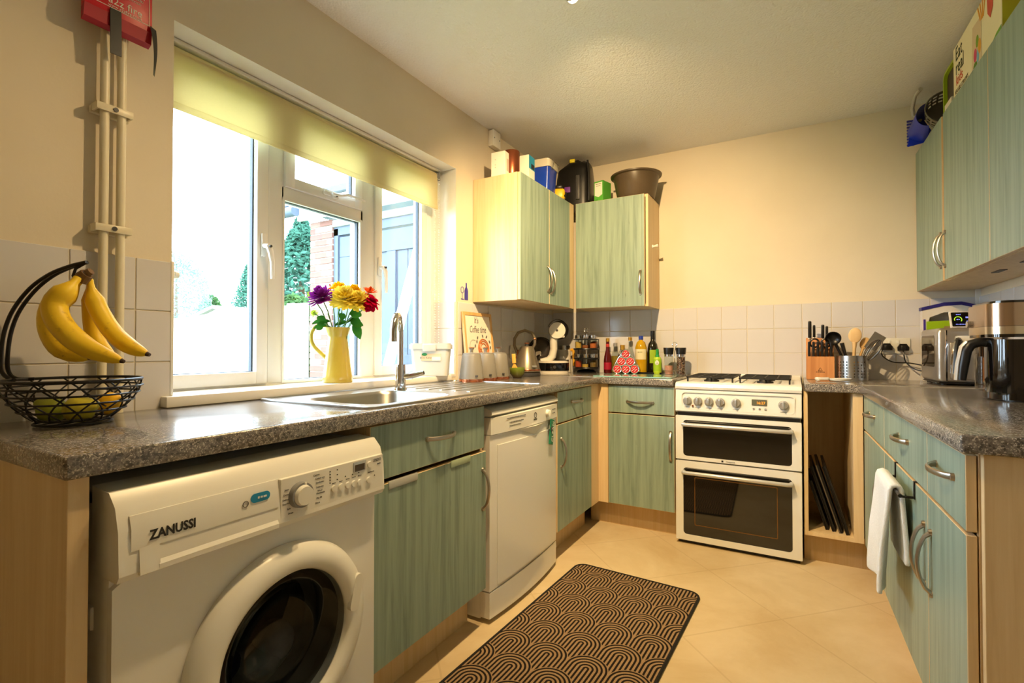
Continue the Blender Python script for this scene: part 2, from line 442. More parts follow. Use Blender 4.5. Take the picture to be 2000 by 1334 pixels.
# ---- window: outer frame, three opening sashes, one fixed light
FX0, FX1 = XL - .215, XL - .145                # outside and inside face of the frame
win = bpy.data.objects.new('window_1', None); COL.objects.link(win); win['kind'] = 'structure'
def bar(y0, y1, z0, z1, x0=FX0, x1=FX1, r=.003): return box(x0, x1, y0, y1, z0, z1, r, 2)
obj('frame', J(bar(WY0 - .01, .83, .945, 2.10), bar(2.145, WY1 + .01, .945, 2.10), bar(.80, 2.2, .935, .957), bar(.80, 2.2, 2.03, 2.10),
               bar(1.195, 1.262, .95, 2.05), bar(1.665, 1.752, .95, 2.05), bar(1.25, 1.68, 1.69, 1.742)), M['upvc'], win)
def sash(y0, y1, z0, z1, w, proud=.012):
    s = J(bar(y0, y0 + w, z0, z1, FX0 + .02, FX1 + proud), bar(y1 - w, y1, z0, z1, FX0 + .02, FX1 + proud),
          bar(y0 + w - .002, y1 - w + .002, z0, z0 + w, FX0 + .02, FX1 + proud - .0005), bar(y0 + w - .002, y1 - w + .002, z1 - w, z1, FX0 + .02, FX1 + proud - .0005))
    return obj('sash', s, M['upvc'], win)
def pane(parent, y0, y1, z0, z1):
    obj('gasket', ring([(y0 - .004, z0 - .004), (y1 + .004, z0 - .004), (y1 + .004, z1 + .004), (y0 - .004, z1 + .004)],
                       [(y0 + .006, z0 + .004), (y1 - .007, z0 + .004), (y1 - .007, z1 - .005), (y0 + .006, z1 - .005)], FX1 - .03, FX1 - .012, 'x'), M['gasket'], parent, smooth=False)
    return obj('pane', box(FX1 - .024, FX1 - .018, y0, y1, z0, z1), M['pane'], parent, smooth=False)
s1 = sash(.79, 1.187, .955, 2.045, .046); pane(s1, .834, 1.143, .999, 2.0)
s2 = sash(1.262, 1.665, 1.742, 2.04, .043); pane(s2, 1.303, 1.624, 1.783, 1.998)
s3 = sash(1.752, 2.14, .957, 2.045, .046, .010); pane(s3, 1.796, 2.096, 1.001, 2.0)
fixed = obj('glazing_bead', ring([(1.255, .951), (1.672, .951), (1.672, 1.697), (1.255, 1.697)], [(1.264, .962), (1.661, .962), (1.661, 1.686), (1.264, 1.686)], FX1 - .02, FX1 + .003, 'x'), M['upvc'], win, smooth=False)
pane(fixed, 1.262, 1.663, .960, 1.688)
def casement_handle(parent, y, z, flip):
    h = obj('handle', J(box(FX1 + .012, FX1 + .022, y - .011, y + .011, z - .03, z + .06, .004),
              tube([(FX1 + .02, y, z + .012), (FX1 + .045, y, z + .008), (FX1 + .052, y + .004 * flip, z - .012), (FX1 + .048, y + .014 * flip, z - .05), (FX1 + .046, y + .016 * flip, z - .115)], [.010, .011, .011, .0085, .007], 10)), M['upvc'], parent)
    obj('lock_button', cyl((FX1 + .05, y, z + .008), (FX1 + .062, y, z + .007), .005), M['darkgrey'], h)
casement_handle(s1, 1.166, 1.47, 1)
casement_handle(s3, 1.773, 1.475, 1)
st = obj('window_stay', J(box(FX1 + .012, FX1 + .024, 1.44, 1.475, 1.757, 1.775, .003), box(FX1 + .012, FX1 + .03, 1.49, 1.512, 1.752, 1.772, .003),
         tube([(FX1 + .032, 1.475, 1.765), (FX1 + .034, 1.52, 1.768), (FX1 + .034, 1.56, 1.782), (FX1 + .034, 1.66, 1.782)], .006, 8)), M['upvc'], s2)
obj('screw', cyl((FX1 + .024, 1.5, 1.762), (FX1 + .034, 1.5, 1.762), .005), M['darkgrey'], st)

# ---- roller blind inside the recess
bl_ = thing('roller_blind', 'cream roller blind drawn a little way down in the window recess', 'blind', (XL - .104, 1.5, 2.05))
BY0, BY1 = .792 - 1.5, 2.178 - 1.5
obj('roller_tube', cyl((0, BY0, 0), (0, BY1, 0), .019, n=24), M['blind'], bl_)
obj('fabric', J(box(.0175, .0185, BY0 + .003, BY1 - .008, -.168, .004)), M['blind'], bl_, smooth=False)
obj('bottom_bar', box(.0135, .0225, BY0 + .003, BY1 - .008, -.190, -.167, .003), M['blind'], bl_)
obj('head_rail', box(-.014, .02, BY0, BY1 + .01, .026, .040, .003), M['paint'], bl_)
br = obj('bracket', J(box(-.022, .026, BY1 + .002, BY1 + .008, -.024, .028, .002), cyl((0, BY1 - .012, 0), (0, BY1 + .003, 0), .0225)), M['midgrey'], bl_)
obj('bracket', box(-.022, .026, BY0 - .008, BY0 - .002, -.024, .028, .002), M['midgrey'], bl_)
beads = []
for sgn, zz in ((-1, -1.0), (1, -.98)):
    for k in range(66): beads.append(ball((sgn * .013 + .012, BY1 - .004, -.02 - k * .0142), .0034, 6, 4))
ch = obj('bead_chain', J(*beads), M['paint'], bl_, kind='stuff')

kb_ = thing('reveal_knob', 'small white knob on the window recess just above the tile edge', 'knob', (XL - .035, WY0, 1.318))
obj('knob_post', cyl((0, 0.0005, 0), (0, .022, 0), .010, .010, 18), M['paint'], kb_)
obj('knob_cap', cyl((0, .022, 0), (0, .034, 0), .013, .011, 18), M['paint'], kb_)

# ================================================================== outside the window
one('lawn', box(-16, XL - .31, -8, 16, -.3, -.1), mat('grass', (120, 140, 90), .9, vary=.25), 'grass ground outside the window', 'ground')['kind'] = 'structure'
YG = 4.0
# garage: brick pier, dark boarded door, white fascia, gutter
gar = thing('garage', 'brick garage with dark blue boarded door and white fascia outside the window', 'building', (-5.15, YG, -.1))
M['brick'] = mat('weathered red brick', (116, 80, 72), .9, vary=.22, vscale=9, bump=.4, bscale=60)
M['brick2'] = mat('pale red brick', (134, 102, 94), .9, vary=.2, vscale=9, bump=.4, bscale=60)
M['mortar'] = mat('pale mortar', (156, 148, 138), .95)
pier = obj('pier', box(.006, .394, .006, .45, 0, 2.72), M['mortar'], gar, smooth=False)
bmh = [mesh('brick', box(-.105, .105, -.004, .09, -.032, .032, .004, 1), m) for m in (M['brick'], M['brick2'])]
bmh2 = [mesh('brick', box(-.048, .048, -.004, .09, -.032, .032, .004, 1), m) for m in (M['brick'], M['brick2'])]
for row in range(9, 36):
    z = .04 + row * .0755
    xs = [(.108, 0), (.29, 0)] if row % 2 else [(.05, 1), (.2, 0), (.347, 1)]
    for x, half in xs:
        b = obj('brick', random.choice(bmh2 if half else bmh), None, pier)
        b.location = (x, random.uniform(-.002, .003), z); b.rotation_euler = (0, random.uniform(-.008, .008), 0)
M['navy'] = mat('faded navy paint', (66, 76, 94), .55, vary=.15, vscale=20)
dr = obj('door_frame', J(box(.40, .47, .02, .12, 0, 2.60), box(.40, 2.3, .02, .12, 2.52, 2.62)), M['navy'], gar, smooth=False)
for k in range(12):
    x0 = .475 + k * .15
    obj('door_board', box(x0, x0 + .145, .055, .085, .02, 2.5, .004, 1), M['navy'], dr)
obj('door_rail', J(box(.475, 2.27, .035, .056, 2.26, 2.5, .004, 1), box(.475, .66, .035, .056, .02, 2.26, .004, 1), box(1.23, 1.36, .035, .056, .02, 2.26, .004, 1), box(.66, 2.27, .035, .056, .95, 1.12, .004, 1)), M['navy'], dr)
obj('lintel', box(.40, 2.3, -.01, .10, 2.62, 2.70, .006, 1), mat('flaking grey paint', (150, 150, 152), .8, vary=.4, vscale=22), gar)
obj('fascia', box(-.06, 2.3, -.14, -.10, 2.72, 2.95, .004, 1), M['paint'], gar)
obj('roof', box(-.14, 2.3, -.2, 1.2, 2.95, 3.02), M['navy'], gar, smooth=False)
obj('gutter', J(cyl((-.30, -.19, 2.83), (-.02, -.19, 2.83), .062, n=16), box(-.25, 0, -.2, 1.0, 2.90, 2.97, .01)), M['navy'], gar)
# a length of pale plastic leaning against the garage door
one('plastic_pipe', cyl((0, 0, 0), (.60, .30, 2.55), .055, n=16), mat('milky plastic', (222, 230, 236), .4), 'long milky plastic pipe leaning against the dark garage door', 'pipe', (-3.86, YG - .36, -.1))
# fence of single boards
fen = thing('garden_fence', 'pale weathered board fence along the garden', 'fence', (-5.17, YG, -.1))
M['fence'] = mat('pale grey fence wood', (186, 184, 177), .85, vary=.12, vscale=14)
fb = mesh('board', box(0, .142, -.011, .011, 0, 1.74, .003, 1), M['fence'])
for k in range(46):
    b = obj('board', fb, None, fen); b.location = (-.147 * (k + 1), .004 * (k % 2) + .012 * k, random.uniform(-.012, .006) + (.012 if k < 3 else -.0022 * k))
for z_ in (.3, 1.4): obj('rail', prism([(0, .022), (0, .062), (-6.8, .622), (-6.8, .582)], z_, z_ + .08, 'z'), M['fence'], fen, smooth=False)
# shed gable beyond the fence
sh = thing('garden_shed', 'pale gable roof of a garden shed showing over the fence', 'shed', (-7.9, 6.6, -.1))
sy = aY(6.6, 425, 590)
sh.location = (sy.x, 6.6, -.1)
obj('wall', prism([(-1.3, 0), (1.3, 0), (1.3, 1.82), (0, 2.12), (-1.3, 1.82)], 0, 2.4), M['fence'], sh, smooth=False)
obj('roof', J(prism([(-1.42, 1.78), (0, 2.12), (0, 2.19), (-1.42, 1.85)], -.12, 2.5), prism([(1.42, 1.78), (1.42, 1.85), (0, 2.19), (0, 2.12)], -.12, 2.5)), mat('grey roof felt', (126, 124, 120), .9), sh, smooth=False)
# trees: trunk plus a crown of real leaf sprays
def leaf_cloud(n, fn, size, rnd):
    V, Fc = [], []
    for _ in range(n):
        c = Vector(fn(rnd)); a = Vector((rnd.gauss(0, 1), rnd.gauss(0, 1), rnd.gauss(0, .6))).normalized(); b = a.cross(Vector((rnd.gauss(0, 1), rnd.gauss(0, 1), rnd.gauss(0, 1)))).normalized()
        s = size * rnd.uniform(.6, 1.3); k = len(V)
        V += [tuple(c - a * s), tuple(c + b * s * .42), tuple(c + a * s), tuple(c - b * s * .42)]; Fc.append((k, k + 1, k + 2, k + 3))
    return V, Fc
def tree(label, px, py_top, Y, wid, shape, m, seed, cat='tree'):
    rnd = random.Random(seed); p = aY(Y, px, py_top); H = p.z + .1
    t = thing('conifer_tree' if shape == 'cone' else 'leafy_tree', label, cat, (p.x, Y, -.1))
    obj('trunk', cyl((0, 0, 0), (0, 0, H * .9), .12, .03, 10), mat('bark', (90, 76, 62), .9), t)
    def cone(r):
        u = r.random() ** .75; z = H * (.12 + .88 * u); rad = wid * (1 - u) ** .8 * (.75 + .5 * r.random()) * math.sqrt(r.uniform(.25, 1)); a = r.uniform(0, 2 * PI)
        return rad * math.cos(a), rad * math.sin(a), z - rad * .25
    def blob(r):
        d = Vector((r.gauss(0, 1), r.gauss(0, 1), r.gauss(0, 1))).normalized() * (r.uniform(.5, 1) ** .5)
        return d.x * wid, d.y * wid, H * .62 + d.z * H * .38
    obj('crown', leaf_cloud(9000, cone if shape == 'cone' else blob, .062, rnd), m, t, smooth=False, kind='stuff')
M['fol1'] = translucent('blue green conifer foliage', (66, 106, 90), .3)
M['fol2'] = translucent('mid green foliage', (70, 100, 60), .3)
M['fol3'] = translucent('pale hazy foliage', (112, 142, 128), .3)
tree('tall dark conifer just behind the board fence beside the garage', 590, 418, 6.0, 1.25, 'cone', M['fol1'], 1)
tree('slimmer conifer whose tip shows left of the middle window post', 492, 500, 10.5, 1.2, 'cone', M['fol1'], 2)
tree('small rounded bush behind the fence below the conifer', 572, 575, 4.95, .42, 'blob', M['fol2'], 3, 'bush')
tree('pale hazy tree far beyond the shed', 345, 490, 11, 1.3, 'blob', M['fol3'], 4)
tree('little green treetop showing above the shed roof', 412, 575, 13, .6, 'blob', M['fol2'], 5)
# ================================================================== worktops
def worktop(name, label, s): return one(name, s, M['worktop'], label, 'worktop')
BX = -1.03                                     # front edge of the left run
SK = dict(y0=1.035, y1=2.14, x0=-1.59, x1=-1.062)   # sink cut-out
WB = WT - .04
worktop('worktop', 'long grey speckled worktop holding the steel sink under the window',
        bevel(ring([(XL + .008, .335), (BX, .335), (BX, 2.879), (XL + .008, 2.879)], [(-1.475, 1.085), (-1.108, 1.085), (-1.108, 1.53), (-1.475, 1.53)], WB, WT, 'z'), .006, 3))
worktop('worktop', 'grey speckled corner worktop between the long sink run and the cooker', box(XL + .008, -.605, 2.882, YB - .008, WB, WT, .006, 3))
worktop('worktop', 'short grey speckled worktop under the knife block beside the cooker', box(.035, .826, 2.882, YB - .008, WB, WT, .006, 3))
a_, b_2 = rp(.262, 1.345), rp(.843, 1.345)
fx = lambda q: q.x - (2.879 - q.y) * math.tan(SKEW)
wr = bevel(prism([(a_.x, a_.y), (b_2.x, b_2.y), (fx(b_2), 2.879), (fx(a_), 2.879)], WB, WT, 'z'), .006, 3)
worktop('worktop', 'grey speckled worktop with the black air fryer, ending in a cut dark edge', wr)
M['strip'] = mat('bright aluminium strip', (226, 222, 214), .3, .8)
one('joint_strip', box(XL + .01, BX, 2.878, 2.884, WT - .002, WT + .0018, .0006, 1), M['strip'], 'thin bright metal strip joining the worktops in the kettle corner', 'strip')
one('joint_strip', box(.27, .825, 2.878, 2.884, WT - .002, WT + .0018, .0006, 1), M['strip'], 'thin bright metal strip joining the worktops below the silver air fryer', 'strip')

# ================================================================== cabinets
def bow(L, n=12, out=.03, r=.0052):
    """bow handle along z, feet on y=0, bowing to -y"""
    p = [(0, -out * math.sin(PI * k / n) ** .55, -L / 2 + L * k / n) for k in range(n + 1)]
    return J(tube(p, [r * (1.15 if k in (0, n) else .95) for k in range(n + 1)], 8, flat=1.5), cyl((0, 0, -L / 2), (0, -.007, -L / 2), .0095, .008, 12), cyl((0, 0, L / 2), (0, -.007, L / 2), .0095, .008, 12))
def handle(parent, kind, x, z, L=.145):
    s = bow(L)
    s = X(s, (x, 0, z), (0, 0, 0)) if kind == 'v' else X(s, (x, 0, z), (0, PI / 2, 0))
    return obj('handle', s, M['nickel'], parent)
def front(parent, name, x0, x1, z0, z1, h=None):
    o = obj(name, box(x0 + .0015, x1 - .0015, 0, .018, z0 + .0015, z1 - .0015, .0012, 1), [M['green'], M['beech']], parent, pick=lambda nn, c: 0 if nn.y < -.9 else 1)
    if h: handle(o, *h)
    return o
def base_unit(label, loc, rotz, w, fronts, d=.555, name='base_cabinet', plinth=(0, None)):
    t = thing(name, label, 'cabinet', loc, rotz)
    obj('carcass', J(box(0, .016, .0205, d, .15, WB - .002), box(w - .016, w, .0205, d, .15, WB - .002), box(.016, w - .016, .0205, d, .15, .166), box(.016, w - .016, d - .008, d, .166, WB - .002), box(.016, w - .016, .0205, .09, WB - .018, WB - .002)), M['beech'], t, smooth=False)
    if plinth: obj('plinth', box(plinth[0], w if plinth[1] is None else plinth[1], .09, .106, 0, .149), M['plinth'], t, smooth=False)
    for f in fronts: front(t, *f)
    return t
XF = -1.055
su = base_unit('green sink cupboard with a drawer front, two pale clips on its door', (XF, 1.022, 0), LEFT, .612,
               [('drawer', 0, .598, .702, .866, ('h', .325, .790)), ('door', .004, .61, .153, .690, ('v', .585, .545, .15))])
sd = [c for c in su.children if c.name.startswith('door')][0]
M['clip1'] = mat('pale grey clip plastic', (182, 184, 178), .4)
M['clip2'] = mat('pale green clip plastic', (160, 176, 146), .4)
obj('child_lock', box(.075, .205, -.004, .002, .668, .693, .004), M['clip1'], sd)
obj('child_lock', box(.38, .50, -.004, .002, .668, .693, .004), M['clip2'], sd)
base_unit('narrow green cupboard and drawer between dishwasher and corner post', (XF, 2.296, 0), LEFT, .484,
          [('drawer', 0, .484, .705, .866, ('h', .252, .800, .13)), ('door', 0, .484, .153, .700, ('v', .05, .55))], plinth=(0, .60))
ps = thing('corner_post', 'upright beech corner post under the inner corner of the worktop', 'post', (-1.06, 2.905, 0))
obj('post_panel', J(box(-.002, .064, 0, .016, .152, WB - .002), box(-.013, .004, -.124, .016, .152, WB - .002)), M['beech'], ps, smooth=False)
base_unit('pale green cupboard with drawer to the left of the cooker', (-.994, 2.903, 0), BACK, .392,
          [('drawer', 0, .392, .703, .866, ('h', .195, .772, .15)), ('door', 0, .392, .153, .698, ('v', .37, .530, .16))], d=.56, plinth=(-.145, None))
# open tray slot to the right of the cooker
to = thing('open_shelf_unit', 'open beech compartment holding baking trays beside the cooker', 'cabinet', (.03, 2.903, 0), BACK)
obj('carcass', J(box(0, .018, 0, .56, .152, WB - .002), box(.206, .246, 0, .56, .152, WB - .002), box(.018, .206, 0, .56, .152, .172), box(.018, .206, .55, .56, .172, WB - .002)), M['beech'], to, smooth=False)
obj('plinth', box(0, .30, .09, .106, 0, .150), M['plinth'], to, smooth=False)
# right-hand run
def runit(label, y, w, fr, **k):
    p = rp(.278, y); return base_unit(label, (p.x, p.y, 0), RIGHT, w, fr, d=.545, **k)
runit('green cupboard and drawer nearest the open tray slot', 2.885, .540, [('drawer', 0, .540, .703, .866, ('h', .25, .800)), ('door', 0, .540, .153, .698, ('v', .500, .52, .15))])
runit('green cupboard and drawer with the towel rail hung on its door', 2.345, .645, [('drawer', 0, .645, .703, .866, ('h', .345, .800)), ('door', 0, .645, .153, .698, ('v', .610, .53, .16))])
runit('green cupboard and drawer at the beech end panel of the right run', 1.700, .320, [('drawer', 0, .320, .703, .866, ('h', .165, .800)), ('door', 0, .320, .153, .698, ('v', .035, .53, .16))])
p = rp(.301, 1.377)
one('end_panel', box(0, .018, 0, .54, 0, WB - .001, .001, 1), M['beech'], 'beech end panel closing the right-hand cupboards', 'panel', (p.x, p.y, 0), RIGHT)
one('end_panel', box(.0, .030, 0, .575, 0, WB - .001, .001, 1), M['beech'], 'beech end panel beside the washing machine', 'panel', (-1.047, .345, 0), LEFT)

def wall_unit(label, loc, rotz, w, z0, z1, fronts, d=.30, name='wall_cabinet', vis=None):
    t = thing(name, label, 'cabinet', (loc[0], loc[1], z0), rotz); h = z1 - z0
    obj('carcass', J(box(0, w, .020, .36 if d > .36 else d, 0, .016), box(0, .016, .020, d, .016, h), box(w - .016, w, .020, d, .016, h), box(.016, w - .016, d - .006, d, .016, h), box(.016, w - .016, .020, d, h - .016, h)), M['beech'], t, smooth=False)
    for f in fronts: front(t, *f)
    return t
lw = wall_unit('tall wall cabinet with two green doors and a pale beech side near the window', (-1.322, 2.392), LEFT, .764, 1.36, 2.075,
               [('door', .0, .372, 0, .715, ('v', .35, .155, .15)), ('door', .372, .690, 0, .715, ('v', .398, .145, .15))], d=.315)
obj('corner_filler', box(.690, .764, .002, .02, 0, .715), M['beech'], lw, smooth=False)
bw = wall_unit('green single-door wall cabinet on the back wall above the oil bottles', (-1.318, 3.162), BACK, .498, 1.36, 2.085,
               [('door', .005, .480, 0, .725, ('v', .453, .155, .15))], d=.31)
obj('hook', J(cyl((.498, .13, .402), (.504, .13, .402), .012), cyl((.503, .13, .402), (.535, .13, .406), .006, .011, 12)), M['paint'], bw)
def rwall(label, y, w, fr):
    p = rp(.591, y); return wall_unit(label, (p.x, p.y), RIGHT, w, 1.40, 2.165, fr, d=.25)
r1 = rwall('pale green wall cabinet in the far right corner', 3.468, .523, [('door', 0, .509, 0, .765, ('v', .485, .145, .155))])
r2 = rwall('pale green wall cabinet below the snack box, beside the corner one', 2.945, .580, [('door', .012, .578, 0, .765, ('v', .032, .140, .155))])
r3 = rwall('pale green wall cabinet cut by the edge of the picture, over the black air fryer', 2.365, .60, [('door', 0, .60, 0, .765, None)])
for c, xx in ((r2, .22), (r2, .50)):
    obj('fixing_slot', box(xx, xx + .09, .10, .125, -.003, .002, .001, 1), M['darkgrey'], c)

# ================================================================== washing machine
wm = thing('washing_machine', 'white front-loading washing machine under the long worktop', 'washing machine', (-1.0, .398, 0), LEFT)
W = .622
_ca = [R(225 + 360 * k / 48) for k in range(48)]
def _sqp(a):                                    # point of the front panel outline in direction a
    c_, s_ = math.cos(a), math.sin(a); x0, x1, z0, z1 = .004, W - .004, .02, .70
    t = min(((x1 if c_ > 0 else x0) - .335) / c_ if abs(c_) > 1e-6 else 9, ((z1 if s_ > 0 else z0) - .415) / s_ if abs(s_) > 1e-6 else 9)
    return (.335 + c_ * t, .415 + s_ * t)
obj('front_panel', ring([_sqp(a) for a in _ca], [(.335 + .165 * math.cos(a), .415 + .165 * math.sin(a)) for a in _ca], .030, .048), M['white'], wm, smooth=False)
obj('body', J(box(.004, .02, .044, .58, .02, .835, .004), box(W - .02, W - .004, .044, .58, .02, .835, .004), box(.004, W - .004, .05, .58, .80, .836, .008), box(.004, W - .004, .56, .58, .02, .8), box(.004, W - .004, .05, .58, .02, .04)), M['white'], wm)
obj('side_rib', J(*[box(-.002, .01, .10, .5, z, z + .045, .006) for z in (.16, .30, .44, .58)]), M['white'], wm)
prof = [(.03, .80), (.004, .79), (.0, .74), (.006, .690), (.03, .686)]
fas = prism([(.10, .688), (.004, .688), (-.004, .70), (.0, .775), (.012, .815), (.035, .838), (.10, .843)], 0, W, 'x')
fascia = obj('control_fascia', fas, M['white2'], wm, angle=30)
dw_ = obj('detergent_drawer', J(prism([(.02, .738), (-.0035, .738), (-.003, .775), (.004, .798), (.02, .798)], .018, .298, 'x'), prism([(.02, .694), (-.0085, .694), (-.0085, .703), (.014, .736), (.02, .736)], .060, .296, 'x'),
        prism([(.02, .694), (-.0085, .694), (-.0035, .74), (.02, .74)], .03, .062, 'x')), M['white2'], wm, angle=30)
obj('lettering', X(text('ZANUSSI', .024, squeeze=.82, bold=.0007), (.085, -.0042, .757), (0, 0, 0)), M['inkdark'], dw_)
obj('badge', X(prism(rrect(-.022, .022, -.0095, .0095, .0094), 0, .001), (.255, -.0045, .772)), mat('blue badge', (30, 140, 190), .4), dw_)
obj('badge_lettering', X(marks(.022, .006, 1), (.259, -.0056, .772)), M['white2'], dw_)
obj('badge_ring', X(tube(arc((0, 0, 0), .006, 0, 360, 14)[:-1], .0008, 5, True), (.222, -.0042, .765)), M['ink'], dw_)
cp = obj('control_panel', box(.303, W - .006, -.0035, .01, .700, .797, .001, 1), M['white2'], wm)
kn = obj('dial', J(cyl((.352, -.003, .752), (.352, -.016, .752), .030, .028, 32), cyl((.352, -.016, .752), (.352, -.026, .752), .0235, .021, 32)), [M['midgrey'], M['white2']], cp, pick=lambda nn, c: 1 if c.y < -.0165 else 0)
obj('dial_mark', box(.355, .361, -.0175, -.015, .772, .781, .001, 1), M['white2'], kn)
words = [('Jeans', .306, .771), ('Duvets', .306, .760), ('Easy iron', .306, .740), ('Delicates', .306, .749), ('Spin', .311, .727), ('Drain', .316, .716),
         ('Cotton', .392, .787), ('Cotton eco', .402, .778), ('Synthetics', .402, .768), ('Delicates', .402, .757), ('Wool', .402, .748), ('Handwash', .404, .742), ('Mix 20', .400, .731), ('Rinse', .396, .720)]
obj('programme_lettering', J(*[X(text(s, .0058), (x + .012 if x < .35 else x + .005, -.0042, z)) for s, x, z in words]), M['ink'], cp, kind='stuff')
obj('indicator_light', J(*[cyl((x, -.003, z), (x, -.0045, z), .0016, n=8) for x, z in [(.437, .786), (.437, .779), (.437, .772), (.437, .765), (.437, .758), (.459, .786), (.459, .774), (.459, .762), (.485, .764), (.508, .764), (.529, .764), (.585, .745)]]), M['inkdark'], cp)
for k, x in enumerate((.448, .470, .492, .512, .532, .563)):
    obj('button', cyl((x, -.003, .742 - .001 * k), (x, -.0075, .742 - .001 * k), .0085, .0078, 18), M['white2'], cp)
obj('button', cyl((.566, -.003, .778), (.566, -.0075, .778), .0085, .0078, 18), M['white2'], cp)
ds = obj('display', box(.510, .553, -.0055, -.003, .768, .793, .002), M['silver'], cp)
obj('screen', box(.515, .548, -.0062, -.005, .769, .786, .0005, 1), mat('brown lcd', (66, 54, 40), .25), ds)
obj('lettering', X(text('LINDO', .012, squeeze=.8), (.594, -.0042, .785)), M['ink'], cp)
obj('lettering', X(marks(.012, .005, 2), (.600, -.0042, .774)), M['ink'], cp, kind='stuff')
obj('switch_mark', J(*[X(marks(w_, .0032, int(x * 999)), (x, -.0042, z)) for w_, x, z in ((.011, .448, .755), (.010, .470, .755), (.011, .492, .756), (.012, .512, .756), (.012, .532, .756), (.022, .572, .757))]), M['ink'], cp, kind='stuff')
# porthole door: lathe about -y
def face_lathe(prof, c, n=48):
    s = lathe(prof, n, caps=False); return [(c[0] + v[0], c[1] - v[2], c[2] + v[1]) for v in s[0]], s[1]
DC = (.335, .03, .415)
pd = obj('porthole_door', face_lathe([(.222, .0), (.224, .012), (.216, .030), (.196, .040), (.176, .042), (.166, .036), (.160, .022), (.158, .0)], DC, 64), M['white2'], wm, angle=50)
obj('door_glass', face_lathe([(.160, .020), (.156, .024), (.130, .016), (.118, -.03), (.085, -.07), (.0, -.085)], DC, 48), M['doorglass'], pd, angle=60)
obj('drum_seal', face_lathe([(.160, .012), (.158, -.03), (.142, -.05), (.15, -.075), (.128, -.09)], DC, 48), mat('grey rubber seal', (92, 92, 90), .4), pd, angle=60)
obj('drum', face_lathe([(.129, -.09), (.20, -.10), (.21, -.26), (.0, -.30)], DC, 40), M['steel'], pd, angle=60)
obj('laundry', J(ball((.33, .17, .31), (.09, .07, .045), 14, 8), ball((.40, .16, .345), (.05, .05, .05), 12, 8)), mat('grey laundry', (150, 148, 150), .9, vary=.3, vscale=40), pd)
obj('laundry', ball((.26, .18, .345), (.06, .06, .04), 12, 8), mat('navy laundry', (30, 34, 78), .9), pd)
obj('door_grip', X(prism(rrect(-.014, .014, -.045, .045, .012), 0, .012), (DC[0] + .182, -.013, DC[2] + .045), (0, R(14), 0)), M['white2'], pd)
obj('door_hinge', box(.108, .116, .012, .03, .375, .402, .002), M['black'], pd)

# ================================================================== dishwasher
dwm = thing('dishwasher', 'white dishwasher with a green magnet between two green cupboards', 'dishwasher', (-1.053, 1.650, 0), LEFT)
W2 = .628
obj('body', box(.004, W2 - .004, .045, .57, .012, .812, .006), M['white'], dwm)
obj('top_lid', J(prism([(.57, .818), (.0, .818), (-.012, .825), (-.010, .838), (.012, .850), (.05, .853), (.57, .853)], .004, W2 - .004, 'x')), M['white2'], dwm, angle=40)
def bulge(x): return -.022 * (1 - (2 * x / W2 - 1) ** 2)
def curved(x0, x1, z0, z1, off=0, n=14, back=.045, f0=None, f1=None):
    V, Fc = [], []
    for k in range(n + 1):
        x = x0 + (x1 - x0) * k / n; y = bulge(x) + off
        za = z0 if f0 is None else f0(x); zb = z1 if f1 is None else f1(x)
        V += [(x, y, za), (x, y, zb), (x, back, zb), (x, back, za)]
    for k in range(n):
        a, b = 4 * k, 4 * (k + 1)
        Fc += [(a, b, b + 1, a + 1), (a + 1, b + 1, b + 2, a + 2), (a + 2, b + 2, b + 3, a + 3), (a + 3, b + 3, b, a)]
    Fc += [(0, 1, 2, 3), (4 * n + 3, 4 * n + 2, 4 * n + 1, 4 * n)]
    return V, Fc
seam = lambda x: .128 + .010 * (1 - (2 * x / W2 - 1) ** 2)
drd = obj('door', curved(.004, W2 - .004, 0, .743, f0=seam), M['white'], dwm, angle=30)
obj('door_panel', curved(.05, W2 - .05, 0, .70, off=-.003, f0=lambda x: seam(x) + .01, back=.0), M['white'], drd, angle=30)
obj('grip_recess', J([(.20, bulge(.20) - .001, .742), (.46, bulge(.46) - .001, .742), (.33, bulge(.33) + .016, .742), (.335, bulge(.33) - .0065, .708)], ) if False else ([(.20, bulge(.2) - .004, .742), (.47, bulge(.47) - .004, .742), (.335, bulge(.335) - .016, .742), (.335, bulge(.335) - .006, .705)], [(0, 2, 3), (2, 1, 3), (0, 1, 2), (0, 3, 1)]), M['white2'], drd, smooth=False)
dcp = obj('control_panel', curved(.004, W2 - .004, .746, .813, off=-.006), M['white2'], dwm, angle=30)
obj('kick_panel', curved(.004, W2 - .004, .022, 0, off=.0, f1=lambda x: seam(x) - .006), M['white'], dwm, angle=30)
def onpanel(x, z, s): return X(s, (x, bulge(x) - .0068, z), (0, 0, math.atan(.088 / W2 * (2 * x / W2 - 1))))
obj('lettering', J(onpanel(.18, .800, marks(.15, .006, 3)), onpanel(.18, .782, marks(.11, .005, 4)), onpanel(.17, .768, marks(.09, .004, 5)), onpanel(.57, .790, marks(.05, .005, 6)), onpanel(.57, .772, marks(.04, .006, 7))), M['ink'], dcp, kind='stuff')
obj('logo', J(onpanel(.345, .788, tube(arc((0, 0, 0), .012, 0, 360, 18)[:-1], .0011, 5, True)), onpanel(.345, .788, text('i', .018)), onpanel(.345, .768, text('INDESIT', .010))), M['inkdark'], dcp)
obj('dial', onpanel(.475, .782, J(cyl((0, 0, 0), (0, -.014, 0), .017, .015, 24), box(-.003, .003, -.02, 0, -.016, .014, .002))), M['white2'], dcp)
mg = thing('magnet', 'small tilted green CLEAN magnet on the dishwasher door', 'magnet', (-1.053 + .022, 1.650 + .525, .685), LEFT)
mrot = (0, R(14), R(7))
obj('plate', X(box(-.028, .028, -.004, 0, -.060, .060, .001, 1), (0, 0, 0), mrot), mat('green magnet', (18, 128, 96), .4), mg)
